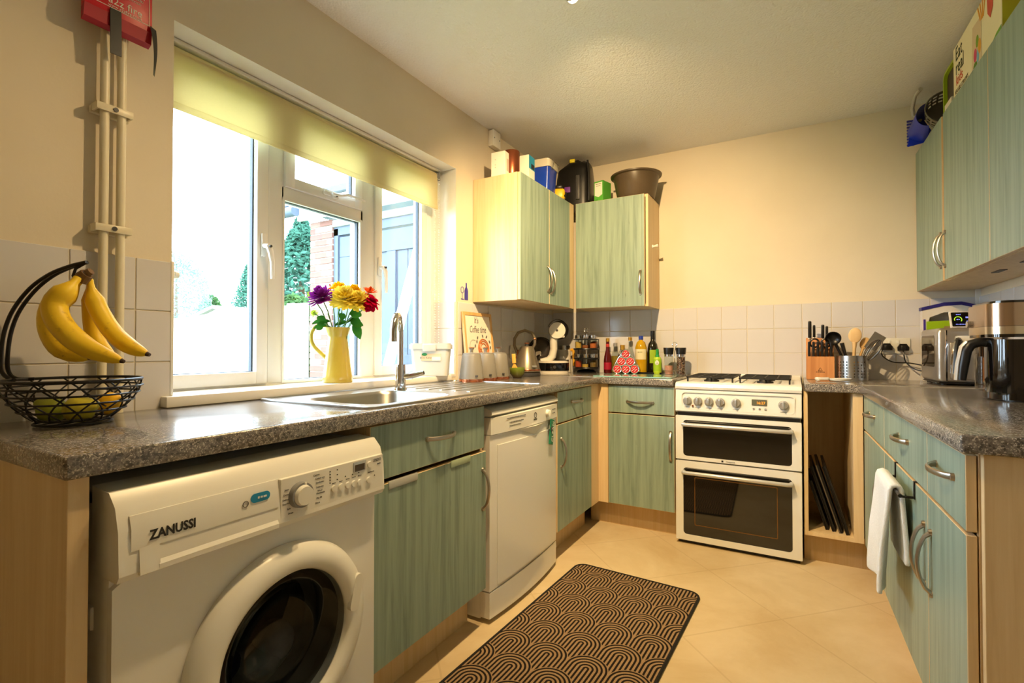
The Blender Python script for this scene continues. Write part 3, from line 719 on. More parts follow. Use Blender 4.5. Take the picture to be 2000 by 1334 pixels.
obj('lettering', X(X(text('CLEAN', .032), (0, 0, 0), (0, -PI / 2, 0)), (.009, -.005, 0), mrot), M['white2'], mg)
obj('emblem', X(cyl((-.013, -.006, .012), (-.013, -.0035, .012), .012, n=16), (0, 0, 0), mrot), M['darkgrey'], mg)

# ================================================================== cooker
ck = thing('gas_cooker', 'white freestanding double-oven gas cooker with six silver knobs', 'cooker', (-.594, 2.889, 0), BACK)
W3 = .617
obj('body', J(box(.004, W3 - .004, .03, .585, .02, .868, .004)), [M['white'], M['black']], ck, pick=lambda nn, c: 1 if nn.x > .9 and False else 0)
obj('base', box(.012, W3 - .012, .02, .57, .0, .022), M['black'], ck, smooth=False)
obj('hob_top', J(prism([(.588, .862), (-.002, .862), (-.006, .876), (.002, .892), (.02, .899), (.588, .899)], 0, W3, 'x'), box(0, W3, .56, .588, .895, .925, .006)), M['white'], ck, angle=40)
pn = obj('control_panel', prism([(.04, .732), (.004, .732), (-.004, .74), (.004, .858), (.04, .858)], .001, W3 - .001, 'x'), M['white'], ck, angle=30)
obj('panel_recess', X(ring(rrect(.030, W3 - .030, .750, .848, .02), rrect(.036, W3 - .036, .755, .842, .018), -.004, .001), (0, 0, 0)), M['white2'], pn)
for fx in (.105, .195, .288, .380, .508, .868):
    k = obj('knob', J(cyl((fx * W3, .0, .797), (fx * W3, -.010, .797), .024, .023, 28), cyl((fx * W3, -.010, .797), (fx * W3, -.018, .797), .021, .018, 28), box(fx * W3 - .005, fx * W3 + .005, -.026, -.01, .778, .816, .003)), M['silver'], pn)
dd = obj('clock', box(.630 * W3, .745 * W3, -.0045, .004, .789, .821, .001, 1), mat('clock window', (96, 98, 84), .2), pn)
obj('digits', X(text('16:27', .019), (.70 * W3, -.0052, .803)), mat('amber digits', (255, 150, 40), .5, emit=(255, 140, 30), estr=.9), dd)
for fx in (.645, .69, .735): obj('button', cyl((fx * W3, .0, .772), (fx * W3, -.006, .772), .006, .005, 14), M['silver'], pn)
obj('ignition_button', cyl((.152 * W3, .0, .770), (.152 * W3, -.01, .770), .006, .005, 12), M['copper'], pn)
obj('lettering', J(*[X(marks(.030, .003, int(fx * 99)), (fx * W3, -.0044, .762)) for fx in (.105, .195, .288, .380, .508, .868)]), M['ink'], pn, kind='stuff')
obj('vent_slot', box(.012, W3 - .008, -.002, .03, .716, .7325), M['black'], ck, smooth=False)
def oven_door(z0, z1, gz0, gz1, nm):
    out = [(.002, z0), (W3 - .002, z0), (W3 - .002, z1), (.002, z1)]
    po = rrect(.002, W3 - .002, z0, z1, .004); pi_ = rrect(.042, W3 - .045, gz0, gz1, .018)
    d = obj('oven_door', ring(po, pi_, -.006, .028), M['white'], ck, smooth=False)
    obj('dark_glass', prism(rrect(.041, W3 - .044, gz0 - .001, gz1 + .001, .018), -.002, .004), M['ovenglass'], d)
    zc = gz1 - .022
    h = obj('handle_bar', J(tube([(.045, -.008, zc), (.047, -.038, zc), (.062, -.044, zc), (W3 - .065, -.044, zc), (W3 - .05, -.038, zc), (W3 - .048, -.008, zc)], .0105, 12)), M['silver2'], d)
    return d
n = NT('dark oven glass', .05, .6); n.b.inputs['Coat Weight'].default_value = .5
M['ovenglass'] = n.col(n.ramp(n.noise(n.co, 3), (.3, (14, 14, 14)), (.7, (20, 19, 18))))
M['silver2'] = mat('silver satin bar', (206, 206, 204), .3, .5)
du = oven_door(.470, .714, .490, .690, 0)
obj('lettering', X(text('Hotpoint', .012), (.285, -.0065, .479)), M['inkdark'], du)
obj('logo_square', X(prism(rrect(-.005, .005, -.005, .005, .001), -.0005, .0005), (.245, -.0065, .479)), M['inkdark'], du)
dl = oven_door(.022, .462, .055, .425, 1)
obj('inner_window', ring(rrect(.10, W3 - .11, .11, .375, .006), rrect(.104, W3 - .114, .114, .371, .005), -.0032, -.0015), mat('bronze line', (120, 84, 40), .4, .5), dl)
grates = []
for cx in (.17, .445):
    G = obj('pan_support', J(*([box(cx - .125, cx + .125, .075 + k * .085, .083 + k * .085, .921, .929, .002, 1) for k in range(6)] + [box(cx - .125 + j * .0605, cx - .117 + j * .0605, .075, .51, .921, .929, .002, 1) for j in range(5)] + [box(cx + sx * .118 - .004, cx + sx * .118 + .004, y, y + .01, .899, .922) for sx in (-1, 1) for y in (.08, .49)])), M['iron'], ck)
    for cy in (.16, .40):
        obj('burner', J(cyl((cx, cy, .899), (cx, cy, .908), .042, .04), cyl((cx, cy, .908), (cx, cy, .917), .032, .028)), M['iron'], ck)

# baking trays leaning in the open slot
M['tray'] = mat('black baking tray', (26, 25, 25), .4, .3)
for k, (x, tilt, h, lab) in enumerate([(.192, 17, .34, 'black baking tray leaning outermost to the right in the open slot'), (.164, 17, .34, 'baking tray with a worn bright rim leaning second in the open slot'), (.136, 17, .33, 'dark baking tray leaning third from the right in the open slot'), (.108, 17, .25, 'deepest black roasting tray leaning against the slot wall beside the cooker')]):
    t = thing('baking_tray', lab, 'baking tray', (.03 + x, 2.903 + .03 + .012 * k, .174), 0, 'trays in the slot beside the cooker')
    s = J(ring([(0, 0), (.30, 0), (.30, h), (0, h)], [(.012, .012), (.288, .012), (.288, h - .012), (.012, h - .012)], -.012, .0, 'x'), box(-.002, 0, .01, .29, .01, h - .01))
    o = obj('pan', X(s, (0, 0, 0), (0, R(-tilt), 0)), M['tray'], t, smooth=False)
    obj('rim', X(tube([(-.012, 0, 0), (-.012, 0, h)], .0035, 6), (0, 0, 0), (0, R(-tilt), 0)), M['tray'] if k != 1 else mat('worn tray rim', (120, 112, 102), .4, .6), t)
def sm(pts, k=6):
    P = [Vector(p) for p in pts]; Q = []
    for i in range(len(P) - 1):
        for j in range(k):
            t = j / k; p0 = P[max(i - 1, 0)]; p1 = P[i]; p2 = P[i + 1]; p3 = P[min(i + 2, len(P) - 1)]
            Q.append(tuple(.5 * ((2 * p1) + (-p0 + p2) * t + (2 * p0 - 5 * p1 + 4 * p2 - p3) * t * t + (-p0 + 3 * p1 - 3 * p2 + p3) * t ** 3)))
    return Q + [tuple(P[-1])]
# ================================================================== sink and tap
sk = thing('kitchen_sink', 'stainless steel inset sink with drainer set into the long worktop', 'sink', (0, 0, 0))
def rr3(x0, x1, y0, y1, r, z, seg=6): return [(u, v, z) for u, v in rrect(x0, x1, y0, y1, r, seg)]
po = rrect(-1.592, -1.058, 1.028, 2.145, .03, 6); pi_ = rrect(-1.465, -1.118, 1.095, 1.52, .07, 6)
obj('deck', ring(po, pi_, WT - .002, WT + .003, 'z'), M['steel'], sk, angle=20)
loops = [rr3(-1.465, -1.118, 1.095, 1.52, .07, WT + .003), rr3(-1.455, -1.128, 1.105, 1.51, .065, WT - .01), rr3(-1.445, -1.138, 1.115, 1.50, .06, WT - .13), rr3(-1.42, -1.163, 1.14, 1.475, .05, WT - .155)]
m_ = len(loops[0]); bv = [p for l in loops for p in l]; bf = [(i * m_ + k, i * m_ + (k + 1) % m_, (i + 1) * m_ + (k + 1) % m_, (i + 1) * m_ + k) for i in range(3) for k in range(m_)] + [tuple(range(3 * m_, 4 * m_))]
obj('bowl', (bv, bf), M['steel'], sk, angle=50)
obj('rolled_rim', tube([(u, v, WT + .004) for u, v in rrect(-1.59, -1.060, 1.030, 2.143, .03, 6)], .0035, 8, True), M['steel'], sk)
for k in range(6):
    obj('drainer_rib', box(-1.49 + k * .07, -1.475 + k * .07, 1.62, 2.06 - .02 * (k % 2), WT + .002, WT + .0055, .0015, 1), M['steel'], sk)
obj('overflow', J(cyl((-1.137, 1.40, .865), (-1.143, 1.40, .865), .016, .016, 18)), M['chrome'], sk)
obj('waste', cyl((-1.29, 1.31, WT - .154), (-1.29, 1.31, WT - .150), .04, n=24), M['chrome'], sk)
tp = aZ(WT + .003, 782, 761)
ta = thing('mixer_tap', 'tall chrome mixer tap with side lever behind the sink', 'tap', (tp.x, tp.y, WT + .003), YAW)
obj('tap_body', J(cyl((0, 0, 0), (0, 0, .008), .027, .025, 24), cyl((0, 0, .006), (0, 0, .105), .0215, .0205, 24)), M['chrome'], ta)
sp = [(0, 0, .10), (0, 0, .24), (0, -.006, .272), (0, -.024, .300), (0, -.05, .312), (0, -.08, .305), (-.001, -.102, .282), (-.002, -.112, .25), (-.002, -.114, .20)]
obj('spout', tube(sp, [.0115, .0115, .0118, .012, .0125, .013, .0135, .014, .0145], 14), M['chrome'], ta)
obj('lever', J(cyl((.018, 0, .055), (.05, -.004, .058), .013, .013, 16), tube([(.045, -.004, .058), (.07, -.006, .064), (.1, -.01, .072)], [.013, .012, .009], 10, flat=1.2)), M['chrome'], ta)

# ================================================================== wall fixtures on the left
for py_, lab in ((.600, 'cream painted pipe running up the wall nearer the worktop end'), (.6385, 'cream painted pipe running up the wall nearer the window')):
    one('wall_pipe', cyl((0, 0, 0), (0, 0, ZC - WT - .002), .0105, n=16), M['creampipe'], lab, 'pipe', (XL + .030, py_, WT + .001), 0, 'pair of cream wall pipes')
for z, lab in ((1.735, 'double pipe clip high on the two cream pipes'), (1.412, 'double pipe clip just above the tiles on the two cream pipes')):
    t = thing('pipe_clip', lab, 'clip', (XL, .619, z))
    obj('back_plate', box(.001, .016, -.044, .044, -.014, .006, .003), M['creampipe'], t)
    obj('strap', J(box(.041, .046, -.042, .042, -.010, .010, .002), box(.010, .043, -.042, -.036, -.010, .010, .002), box(.010, .043, .036, .042, -.010, .010, .002)), M['creampipe'], t)
    obj('screw', cyl((.046, 0, 0), (.049, 0, 0), .006, n=12), M['darkgrey'], t)
fb_ = thing('fire_blanket', 'red fire blanket pouch with two black pull straps above the cream pipes', 'fire blanket', (XL + .054, .540, 1.950), LEFT)
M['redpvc'] = mat('red vinyl', (196, 22, 40), .35)
M['redpvc2'] = mat('dull red vinyl', (160, 20, 40), .5)
obj('pouch', J(box(0, .155, -.014, .008, .02, .30, .004)), M['redpvc'], fb_)
obj('bottom_flap', prism([(.004, .02), (-.016, .028), (-.012, -.004), (.004, -.012)], .0, .153, 'x'), M['redpvc2'], fb_)
obj('print_border', ring([(.012, .045), (.147, .045), (.147, .295), (.012, .295)], [(.0135, .0465), (.1455, .0465), (.1455, .2935), (.0135, .2935)], -.0148, -.0142), M['white2'], fb_)
obj('lettering', J(X(text('a2z fire', .028, squeeze=.95), (.090, -.0148, .066)), X(text('www.a2zfire.co.uk', .0105), (.090, -.0148, .0515)), X(text('SWITCH OFF HEAT', .008), (.102, -.0148, .112)), X(text('LEAVE COVERED', .008), (.102, -.0148, .102)), X(text('UNTIL COOL', .008), (.102, -.0148, .092))), M['white2'], fb_)
obj('strap', X(box(-.013, .013, -.002, .0, -.098, .02, .0006, 1), (.066, -.018, .022), (R(3), R(-2), 0)), M['black'], fb_)
obj('strap', grid(lambda u, v: (.146 + .020 * u * (1 - .6 * v) + .008 * v, -.020 - .012 * math.sin(3 * v) + .010 * u, .045 - .135 * v), 2, 12), M['black'], fb_)
jb = thing('junction_box', 'small white wall box tight under the ceiling near the tall cabinet', 'junction box', (XL, 2.555, 2.335), LEFT)
obj('back_box', box(0, .084, -.032, -.001, 0, .098, .004), M['paint'], jb)
obj('cover', box(-.002, .086, -.040, -.031, -.002, .100, .003), M['white2'], jb)
obj('screw', J(*[cyl((x, -.040, .05), (x, -.0425, .05), .004, n=10) for x in (.012, .072)]), M['midgrey'], jb)
stk = thing('wall_sticker', 'tiny blue wine bottle and glass sticker on the wall by the window', 'sticker', (XL + .0005, 2.268, 1.366), LEFT)
M['blue'] = mat('royal blue print', (52, 52, 150), .5)
bot = [(.040, 0), (.074, 0), (.074, .052), (.069, .066), (.0625, .074), (.0625, .098), (.0515, .098), (.0515, .074), (.045, .066), (.040, .052)]
obj('bottle_print', prism(bot, -.0012, 0), M['blue'], stk, smooth=False)
obj('glass_print', J(ring([(.0 + .016 * math.cos(a) + .018, .055 + .019 * math.sin(a)) for a in [2 * PI * k / 14 for k in range(14)]], [(.0125 * math.cos(a) + .018, .055 + .0155 * math.sin(a)) for a in [2 * PI * k / 14 for k in range(14)]], -.0012, 0), box(.0165, .0195, -.0012, 0, .006, .037), box(.006, .032, -.0012, 0, 0, .005)), M['blue'], stk, smooth=False)

# ================================================================== fruit basket
fc = Vector((-1.475, .497, WT + .001))
fbk = thing('fruit_basket', 'black wire fruit basket with a tall banana hook', 'fruit basket', fc, YAW)
M['wire'] = mat('black coated wire', (30, 30, 33), .4, .2)
RB, RT, HB = .070, .128, .102
def brad(z): return RB + (RT - RB) * math.sin(PI / 2 * min(1, (z - .012) / (HB - .012))) ** .9 if z > .012 else RB
def cring(r, z, w, n=48): return tube([(r * math.cos(2 * PI * k / n), r * math.sin(2 * PI * k / n), z) for k in range(n)], w, 6, True)
obj('base_ring', J(cring(RB, .003, .003), cring(RB - .004, .012, .003)), M['wire'], fbk)
obj('rim', J(cring(RT, HB, .0035)), M['wire'], fbk)
obj('hoop', J(*[cring(brad(z) + .004, z, .0022) for z in (.033, .052, .070, .086)]), M['wire'], fbk)
sp_ = []
for k in range(12):
    for sg in (-1, 1):
        sp_.append(tube([(brad(z) * math.cos(2 * PI * k / 12 + sg * .9 * z / HB), brad(z) * math.sin(2 * PI * k / 12 + sg * .9 * z / HB), z) for z in [.012 + .09 * j / 8 for j in range(9)]], .0019, 5))
for k in range(5): sp_.append(tube([(-RB + .01 + k * .035, -math.sqrt(max(0, RB ** 2 - (-RB + .01 + k * .035) ** 2)), .004), (-RB + .01 + k * .035, math.sqrt(max(0, RB ** 2 - (-RB + .01 + k * .035) ** 2)), .004)], .0018, 5))
obj('lattice', J(*sp_), M['wire'], fbk)
hk = []
for dy in (-.008, .008):
    hk.append(tube(sm([(-.118, dy * 3, HB), (-.145, dy, HB + .002), (-.164, dy, HB + .02), (-.166, dy, HB + .06), (-.158, dy, HB + .115), (-.138, dy, HB + .165), (-.10, dy, HB + .214), (-.055, dy * .8, HB + .248), (-.008, dy * .5, HB + .268), (.026, dy * .2, HB + .277)]), .0042, 8))
hk.append(tube([(.026, 0, HB + .277), (.0, 0, HB + .262), (-.006, 0, HB + .245), (-.002, 0, HB + .235)], .0032, 8))
obj('banana_hook', J(*hk), M['wire'], fbk)
n = NT('banana skin', .45, .35)
M['banana'] = n.col(n.mix(n.ramp(n.noise(n.co, 30, 5, .7), (.60, (0, 0, 0)), (.74, (.8, .8, .8))), n.ramp(n.noise(n.co, 9), (.3, (226, 186, 30)), (.7, (240, 206, 52))), (150, 100, 30)))
M['bananatip'] = mat('brown banana tip', (60, 44, 34), .7)
M['bananastem'] = mat('banana stem', (150, 130, 40), .6, vary=.2)
ban = thing('banana_bunch', 'bunch of ripe yellow bananas hanging from the wire hook', 'bananas', fc, YAW)
def bn(path, r=.0215):
    P = [Vector(p) for p in path]; Q = []
    for i in range(len(P) - 1):
        for k in range(4):
            t = k / 4; p0 = P[max(i - 1, 0)]; p1 = P[i]; p2 = P[i + 1]; p3 = P[min(i + 2, len(P) - 1)]
            Q.append(.5 * ((2 * p1) + (-p0 + p2) * t + (2 * p0 - 5 * p1 + 4 * p2 - p3) * t * t + (-p0 + 3 * p1 - 3 * p2 + p3) * t ** 3))
    Q.append(P[-1]); m = len(Q)
    def rad(t): return r * (.36 if t < .10 else min(1, .36 + (t - .10) * 4.4)) * (1 if t < .72 else max(.25, 1 - ((t - .72) / .28) ** 2 * .75))
    o = obj('banana', tube([tuple(q) for q in Q], [rad(k / (m - 1)) for k in range(m)], 10), M['banana'], ban, angle=60)
    d = (Q[-1] - Q[-2]).normalized()
    obj('tip', cyl(Q[-1] - d * .001, Q[-1] + d * .007, .006, .004, 8), M['bananatip'], o)
def L2(px, py, y): return ((px - 150) * .00121, y, (829 - py) * .00121)
bn([L2(160, 548, .0), L2(138, 572, .0), L2(106, 606, .0), L2(104, 648, .0), L2(130, 688, .0), L2(178, 702, .0)], .0245)
bn([L2(163, 548, -.012), L2(158, 572, -.03), L2(142, 602, -.042), L2(160, 642, -.048), L2(208, 682, -.05), L2(270, 707, -.045)], .0245)
bn([L2(168, 548, .012), L2(172, 580, .018), L2(184, 612, .02), L2(214, 652, .015), L2(250, 680, .01), L2(285, 695, .01)], .020)
bn([L2(164, 548, .02), L2(150, 585, .045), L2(146, 630, .055), L2(160, 675, .05), L2(200, 703, .04)], .020)
obj('stalk', J(tube([L2(172, 538, 0), L2(164, 545, 0), L2(160, 556, 0)], [.013, .016, .012], 10), cyl(L2(174, 537, 0), L2(180, 533, 0), .010, .008, 10)), mat('brown stalk', (112, 84, 52), .8, vary=.3, vscale=60), ban)
def fruit(name, label, cat, px, py, y, r, m, pear=False, tilt=0):
    c = Vector(fc) + Matrix.Rotation(YAW, 3, 'Z') @ Vector(L2(px, py, y))
    prof = [(0, -1), (.45, -.93), (.8, -.62), (1, -.1), (.93, .3), (.62, .75), (.42, 1.05), (.3, 1.3), (0, 1.38)] if pear else [(0, -1.25), (.12, -1.2), (.35, -1), (.8, -.62), (1, 0), (.8, .62), (.35, 1), (.12, 1.2), (0, 1.25)]
    t = thing(name, label, cat, (c.x, c.y, c.z), YAW)
    obj('flesh', X(lathe([(a * r, b * r) for a, b in prof], 20), (0, 0, 0), (0, R(tilt), 0)), m, t, angle=70)
    if pear: obj('stalk', X(tube([(0, 0, 1.33 * r), (.004, 0, 1.6 * r), (.012, 0, 1.85 * r)], .002, 6), (0, 0, 0), (0, R(tilt), 0)), M['bananatip'], t)
M['pear'] = mat('green pear skin', (160, 170, 50), .45, vary=.15, vscale=40)
M['pear2'] = mat('yellow green pear skin', (190, 180, 56), .45, vary=.15, vscale=40)
fruit('pear', 'green pear lying in the basket with its stalk up', 'pear', 116, 803, -.012, .030, M['pear'], True, -62)
fruit('pear', 'yellower pear in the basket against the lemon', 'pear', 176, 800, -.02, .032, M['pear2'], True, 72)
fruit('lemon', 'bright lemon behind the yellow pear in the basket', 'lemon', 196, 794, .032, .027, mat('lemon skin', (236, 182, 20), .4, bump=.2, bscale=300), False, 60)

# ================================================================== jug of flowers on the sill
jc = Vector((-1.662, 1.43, .948))
jg = thing('flower_jug', 'tall yellow enamel jug with a strap handle on the window sill', 'jug', jc, YAW)
n = NT('yellow enamel', .25, .5); n.b.inputs['Coat Weight'].default_value = .3
M['jug'] = n.col(n.ramp(n.noise(n.co, 6), (.3, (196, 172, 62)), (.7, (208, 184, 76))))
obj('body', lathe([(0, .002), (.058, .0), (.061, .004), (.058, .03), (.040, .175), (.0385, .182), (.0385, .190), (.041, .196), (.052, .228), (.050, .228), (.037, .192), (.037, .18), (.05, .02), (0, .01)], 36), M['jug'], jg, angle=50)
obj('strap_handle', tube(sm([(-.036, 0, .222), (-.055, 0, .236), (-.088, 0, .236), (-.108, 0, .212), (-.112, 0, .18), (-.10, 0, .15), (-.068, 0, .118), (-.050, 0, .10), (-.047, 0, .09)]), .0075, 8, flat=.35), M['jug'], jg)
JR = Matrix.Rotation(YAW, 3, 'Z')
def petals(R_, layers, per, L, wdt, droop, seed, cup=0.0):
    rnd = random.Random(seed); V, Fc = [], []
    for li in range(layers):
        el = R(-28 + 112 * li / max(1, layers - 1)) if layers > 1 else R(20)
        cnt = max(5, int(per * math.cos(max(0, el) * .85)))
        for k in range(cnt):
            a = 2 * PI * (k + .5 * (li % 2)) / cnt + rnd.uniform(-.08, .08); e = el + rnd.uniform(-.12, .12)
            d = Vector((math.cos(a) * math.cos(e), math.sin(a) * math.cos(e), math.sin(e))); sd = Vector((-math.sin(a), math.cos(a), 0)); up = d.cross(sd) * -1
            ll = L * rnd.uniform(.85, 1.1) * (1 - .25 * li / layers); b = len(V)
            for j, (t, w) in enumerate(((.12, .25), (.45, .85), (.8, 1), (1.0, .45))):
                c = d * (ll * t) + up * (cup * ll * (t ** 2) - droop * ll * t * t)
                V += [tuple(c - sd * w * wdt / 2), tuple(c + up * w * wdt * -.12), tuple(c + sd * w * wdt / 2)]
            for j in range(3):
                q = b + j * 3; Fc += [(q, q + 1, q + 4, q + 3), (q + 1, q + 2, q + 5, q + 4)]
    return V, Fc
def flower(name, label, cat, px, py, y, m, s, tilt=(0, 0), base=(0, 0), leafs=0, group='flowers in the yellow jug', seed=0):
    t = thing(name, label, cat, jc, YAW, group)
    h = Vector(((px - 661) * .00213, y, (746 - py) * .00213))
    b = Vector((base[0], base[1], .03)); md = b.lerp(h, .55) + Vector((-(h.x) * .22, 0, .02)); nk = Vector((h.x * .25 + b.x * .5, h.y * .3, .222))
    pts = [b, b.lerp(nk, .5), nk, nk.lerp(h, .5) + Vector((-h.x * .05, 0, .008)), h]
    st_ = obj('stem', tube([tuple(p) for p in pts], .0024, 6), M['stem'], t)
    obj('bloom', X(s, h, (R(tilt[0]), R(tilt[1]), 0)), m, t, smooth=True, angle=80)
    for k in range(leafs):
        p = nk.lerp(h, .25 + .22 * k); sg = 1 if (k + seed) % 2 else -1
        obj('leaf', leafshape(p, Vector((sg * .045, -.02, .004 - .012 * k)), .022), M['leaf'], t, angle=80)
    return t
def leafshape(p, d, w):
    sd = Vector((-d.z, 0, d.x)).normalized() if abs(d.y) > abs(d.x) else Vector((0, .45, .9)).cross(d).cross(d).normalized(); V, Fc = [], []
    for j in range(6):
        t = j / 5; ww = w * math.sin(PI * (t * .92 + .04)) ** .8; c = Vector(p) + Vector(d) * t + Vector((0, 0, -.35 * d.length * t * t))
        V += [tuple(c - sd * ww / 2), tuple(c + Vector((0, 0, -.004))), tuple(c + sd * ww / 2)]
    for j in range(5):
        q = j * 3; Fc += [(q, q + 1, q + 4, q + 3), (q + 1, q + 2, q + 5, q + 4)]
    return V, Fc
mum = lambda r, sd, lay=7, per=22: petals(r, lay, per, r, r * .30, .25, sd)
flower('chrysanthemum', 'purple chrysanthemum leaning out over the jug handle', 'flower', 634, 581, -.03, M['petal_purple'], mum(.056, 1), (25, -14), (-.01, 0), 1)
flower('chrysanthemum', 'large pale yellow chrysanthemum at the front of the jug', 'flower', 681, 584, -.045, M['petal_yellow'], mum(.060, 2), (38, 6), (.0, -.01), 0)
flower('chrysanthemum', 'pale yellow chrysanthemum beside the red rose', 'flower', 703, 588, -.025, M['petal_yellow'], mum(.050, 3), (38, 18), (.01, 0), 1)
flower('chrysanthemum', 'golden chrysanthemum standing tallest at the back of the jug', 'flower', 659, 565, .025, M['petal_gold'], mum(.043, 4), (12, -5), (0, .01), 0)
flower('chrysanthemum', 'smaller golden chrysanthemum behind the big pale yellow one', 'flower', 687, 566, .03, M['petal_gold'], mum(.036, 5), (10, 8), (.01, .01), 0)
flower('gerbera', 'orange daisy flower behind the red rose', 'flower', 720, 571, .01, M['petal_orange'], petals(.036, 3, 22, .036, .008, .1, 6), (20, 25), (.015, .01), 0)
flower('rose', 'crimson rose at the outer edge of the bouquet', 'flower', 729, 590, -.02, M['petal_red'], petals(.030, 5, 8, .030, .030, -.5, 7, .5), (10, 32), (.015, 0), 2, seed=1)
flower('pompom', 'small lime green bloom above the jug handle', 'flower', 610, 576, -.01, M['petal_lime'], mum(.021, 8, 5, 16), (10, -35), (-.015, .005), 1)
flower('pompom', 'tiny lime bud low over the jug handle', 'flower', 618, 612, -.02, M['petal_lime'], mum(.017, 9, 5, 14), (0, -50), (-.015, -.005), 1)
flower('gerbera', 'little orange flower peeping out behind the purple one', 'flower', 640, 558, .03, M['petal_orange'], petals(.018, 2, 16, .018, .005, .1, 10), (10, -5), (-.005, .01), 0)
lfw = thing('foliage_sprig', 'sprig of broad green leaves hanging over the jug rim', 'foliage', jc, YAW)
obj('stem', J(*[tube([(.0, 0, .1), (dx * .3, dy, .225), (dx, dy, z)], .002, 6) for dx, dy, z in ((.07, -.03, .27), (.03, -.035, .29), (-.03, -.035, .285), (.0, -.04, .27), (-.055, -.02, .25))]), M['stem'], lfw)
for p, d, w in (((.06, -.035, .285), (.055, -.02, .012), .05), ((.06, -.03, .262), (.05, -.01, -.012), .045), ((.075, -.03, .245), (.03, -.01, -.045), .04), ((.01, -.04, .27), (.02, -.02, .05), .03), ((-.04, -.03, .255), (-.03, -.02, .03), .03), ((-.05, -.03, .24), (-.02, -.02, -.01), .032), ((.03, -.04, .255), (.01, -.02, .05), .03)):
    obj('leaf', leafshape(p, Vector(d), w), M['leaf'], lfw, angle=80)

# ================================================================== tub on the sill
tb = thing('plastic_tub', 'pale grey lidded plastic tub with a paper label on the sill', 'tub', (-1.622, 1.978, .948), YAW)
M['tub'] = mat('pale grey plastic', (196, 198, 196), .4)
def taper(w0, d0, w1, d1, z0, z1, r, seg=4):
    a = rr3(-w0 / 2, w0 / 2, 0 + (d1 - d0) / 2, d0 + (d1 - d0) / 2, r, z0, seg); b = rr3(-w1 / 2, w1 / 2, 0, d1, r, z1, seg); k = len(a)
    return a + b, [tuple(range(k)), tuple(range(2 * k - 1, k - 1, -1))] + [(i, (i + 1) % k, k + (i + 1) % k, k + i) for i in range(k)]
obj('tub_body', taper(.175, .092, .198, .104, 0, .142, .02), M['tub'], tb, angle=50)
ld = obj('lid', J(prism(rrect(-.106, .106, -.006, .110, .022), .138, .160, 'z'), prism(rrect(-.100, .100, 0, .104, .02), .160, .167, 'z')), M['tub'], tb, angle=50)
obj('clip', box(-.034, .034, -.012, -.004, .126, .163, .004), M['tub'], ld)
lb = obj('paper_label', X(box(-.05, .05, -.0008, .0004, -.021, .021), (.008, .001, .098), (R(-3.5), 0, 0)), mat('kraft label', (206, 186, 160), .7), tb, smooth=False)
obj('label_print', J(X(text('ECO RANGE', .013), (-.012, .0, .092), (R(-3.5), 0, 0)), X(marks(.04, .006, 8), (-.02, .0, .082), (R(-3.5), 0, 0))), M['inkdark'], lb)
obj('label_logo', X(prism([(.014 * math.cos(2 * PI * k / 16), .007 * math.sin(2 * PI * k / 16)) for k in range(16)], -.001, 0), (-.026, -.0002, .110), (R(-3.5), 0, 0)), mat('label green', (40, 130, 80), .6), lb)
obj('label_patch', X(box(-.022, .022, -.0012, 0, -.010, .010), (.034, .0002, .088), (R(-3.5), 0, 0)), M['white2'], lb, smooth=False)
# ================================================================== corner by the kettle
pf = thing('picture_frame', 'light wood framed coffee print leaning on the tiles behind the canisters', 'picture', (-1.578, 2.262, WT + .001), LEFT)
tl = (R(-6), 0, 0)
obj('frame', X(ring([(0, 0), (.295, 0), (.295, .385), (0, .385)], [(.018, .018), (.277, .018), (.277, .367), (.018, .367)], 0, .014), (0, 0, 0), tl), M['frame'], pf, smooth=False)
pr = obj('print', X(box(.015, .28, .004, .010, .015, .37), (0, 0, 0), tl), mat('print paper', (232, 222, 206), .6), pf, smooth=False)
obj('lettering', X(J(X(text("It's", .050, shear=.25, squeeze=.75), (.13, .003, .338)), X(text('Coffee time', .058, shear=.3, squeeze=.62), (.14, .003, .285))), (0, 0, 0), tl), M['ink'], pr)
cup = [tube(arc((.185, .003, .175), r, 0, 360, 20)[:-1], .0035, 5, True) for r in (.055, .044, .03)] + [tube(arc((.155, .003, .19), .02, 40, 300, 10), .003, 5), tube(arc((.21, .003, .155), .025, 100, 330, 10), .003, 5)]
obj('copper_drawing', X(J(*cup), (0, 0, 0), tl), mat('copper ink', (196, 110, 50), .5), pr)
obj('leaf_drawing', X(J(*[X(ball((0, 0, 0), (.006, .0008, .011), 8, 6), (x, .003, z), (0, R(a), 0)) for x, z, a in ((.13, .238, 30), (.185, .248, -20), (.225, .244, 40), (.12, .215, 10), (.255, .215, -30), (.26, .18, 20), (.10, .19, 15))] + [tube(arc((.085, .003, .185), .04, 60, 250, 10), .001, 4)]), (0, 0, 0), tl), M['ink'], pr)
for px_, lab in ((921, 'grey canister with copper base standing nearest the sink drainer'), (948, 'grey canister in the middle of the row of three'), (973, 'grey canister with a copper knob, next to the whisk bowl')):
    p = aX(-1.475, px_, 742)
    t = thing('storage_canister', lab, 'canister', (p.x, p.y, WT + .001), YAW, 'three grey and copper canisters')
    obj('body', lathe([(0, .014), (.064, .014), (.0645, .02), (.050, .138), (.047, .143), (0, .145)], 36), M['canister'], t, angle=40)
    obj('copper_base', lathe([(0, 0), (.0645, 0), (.0655, .004), (.0645, .016), (0, .016)], 36), M['copper'], t, angle=40)
    ld = obj('lid', lathe([(.047, .143), (.046, .149), (.02, .153), (0, .154)], 32), M['canister'], t, angle=40)
    obj('lid_knob', lathe([(0, .152), (.009, .153), (.0075, .163), (.015, .176), (.016, .179), (0, .182)], 20), [M['copper'], M['canister']], ld, angle=40, pick=lambda nn, c: 0 if c.z > .170 else 1)
    obj('badge', box(.024, .038, -.0648, -.055, .030, .037, .001, 1), M['darkgrey'], t)
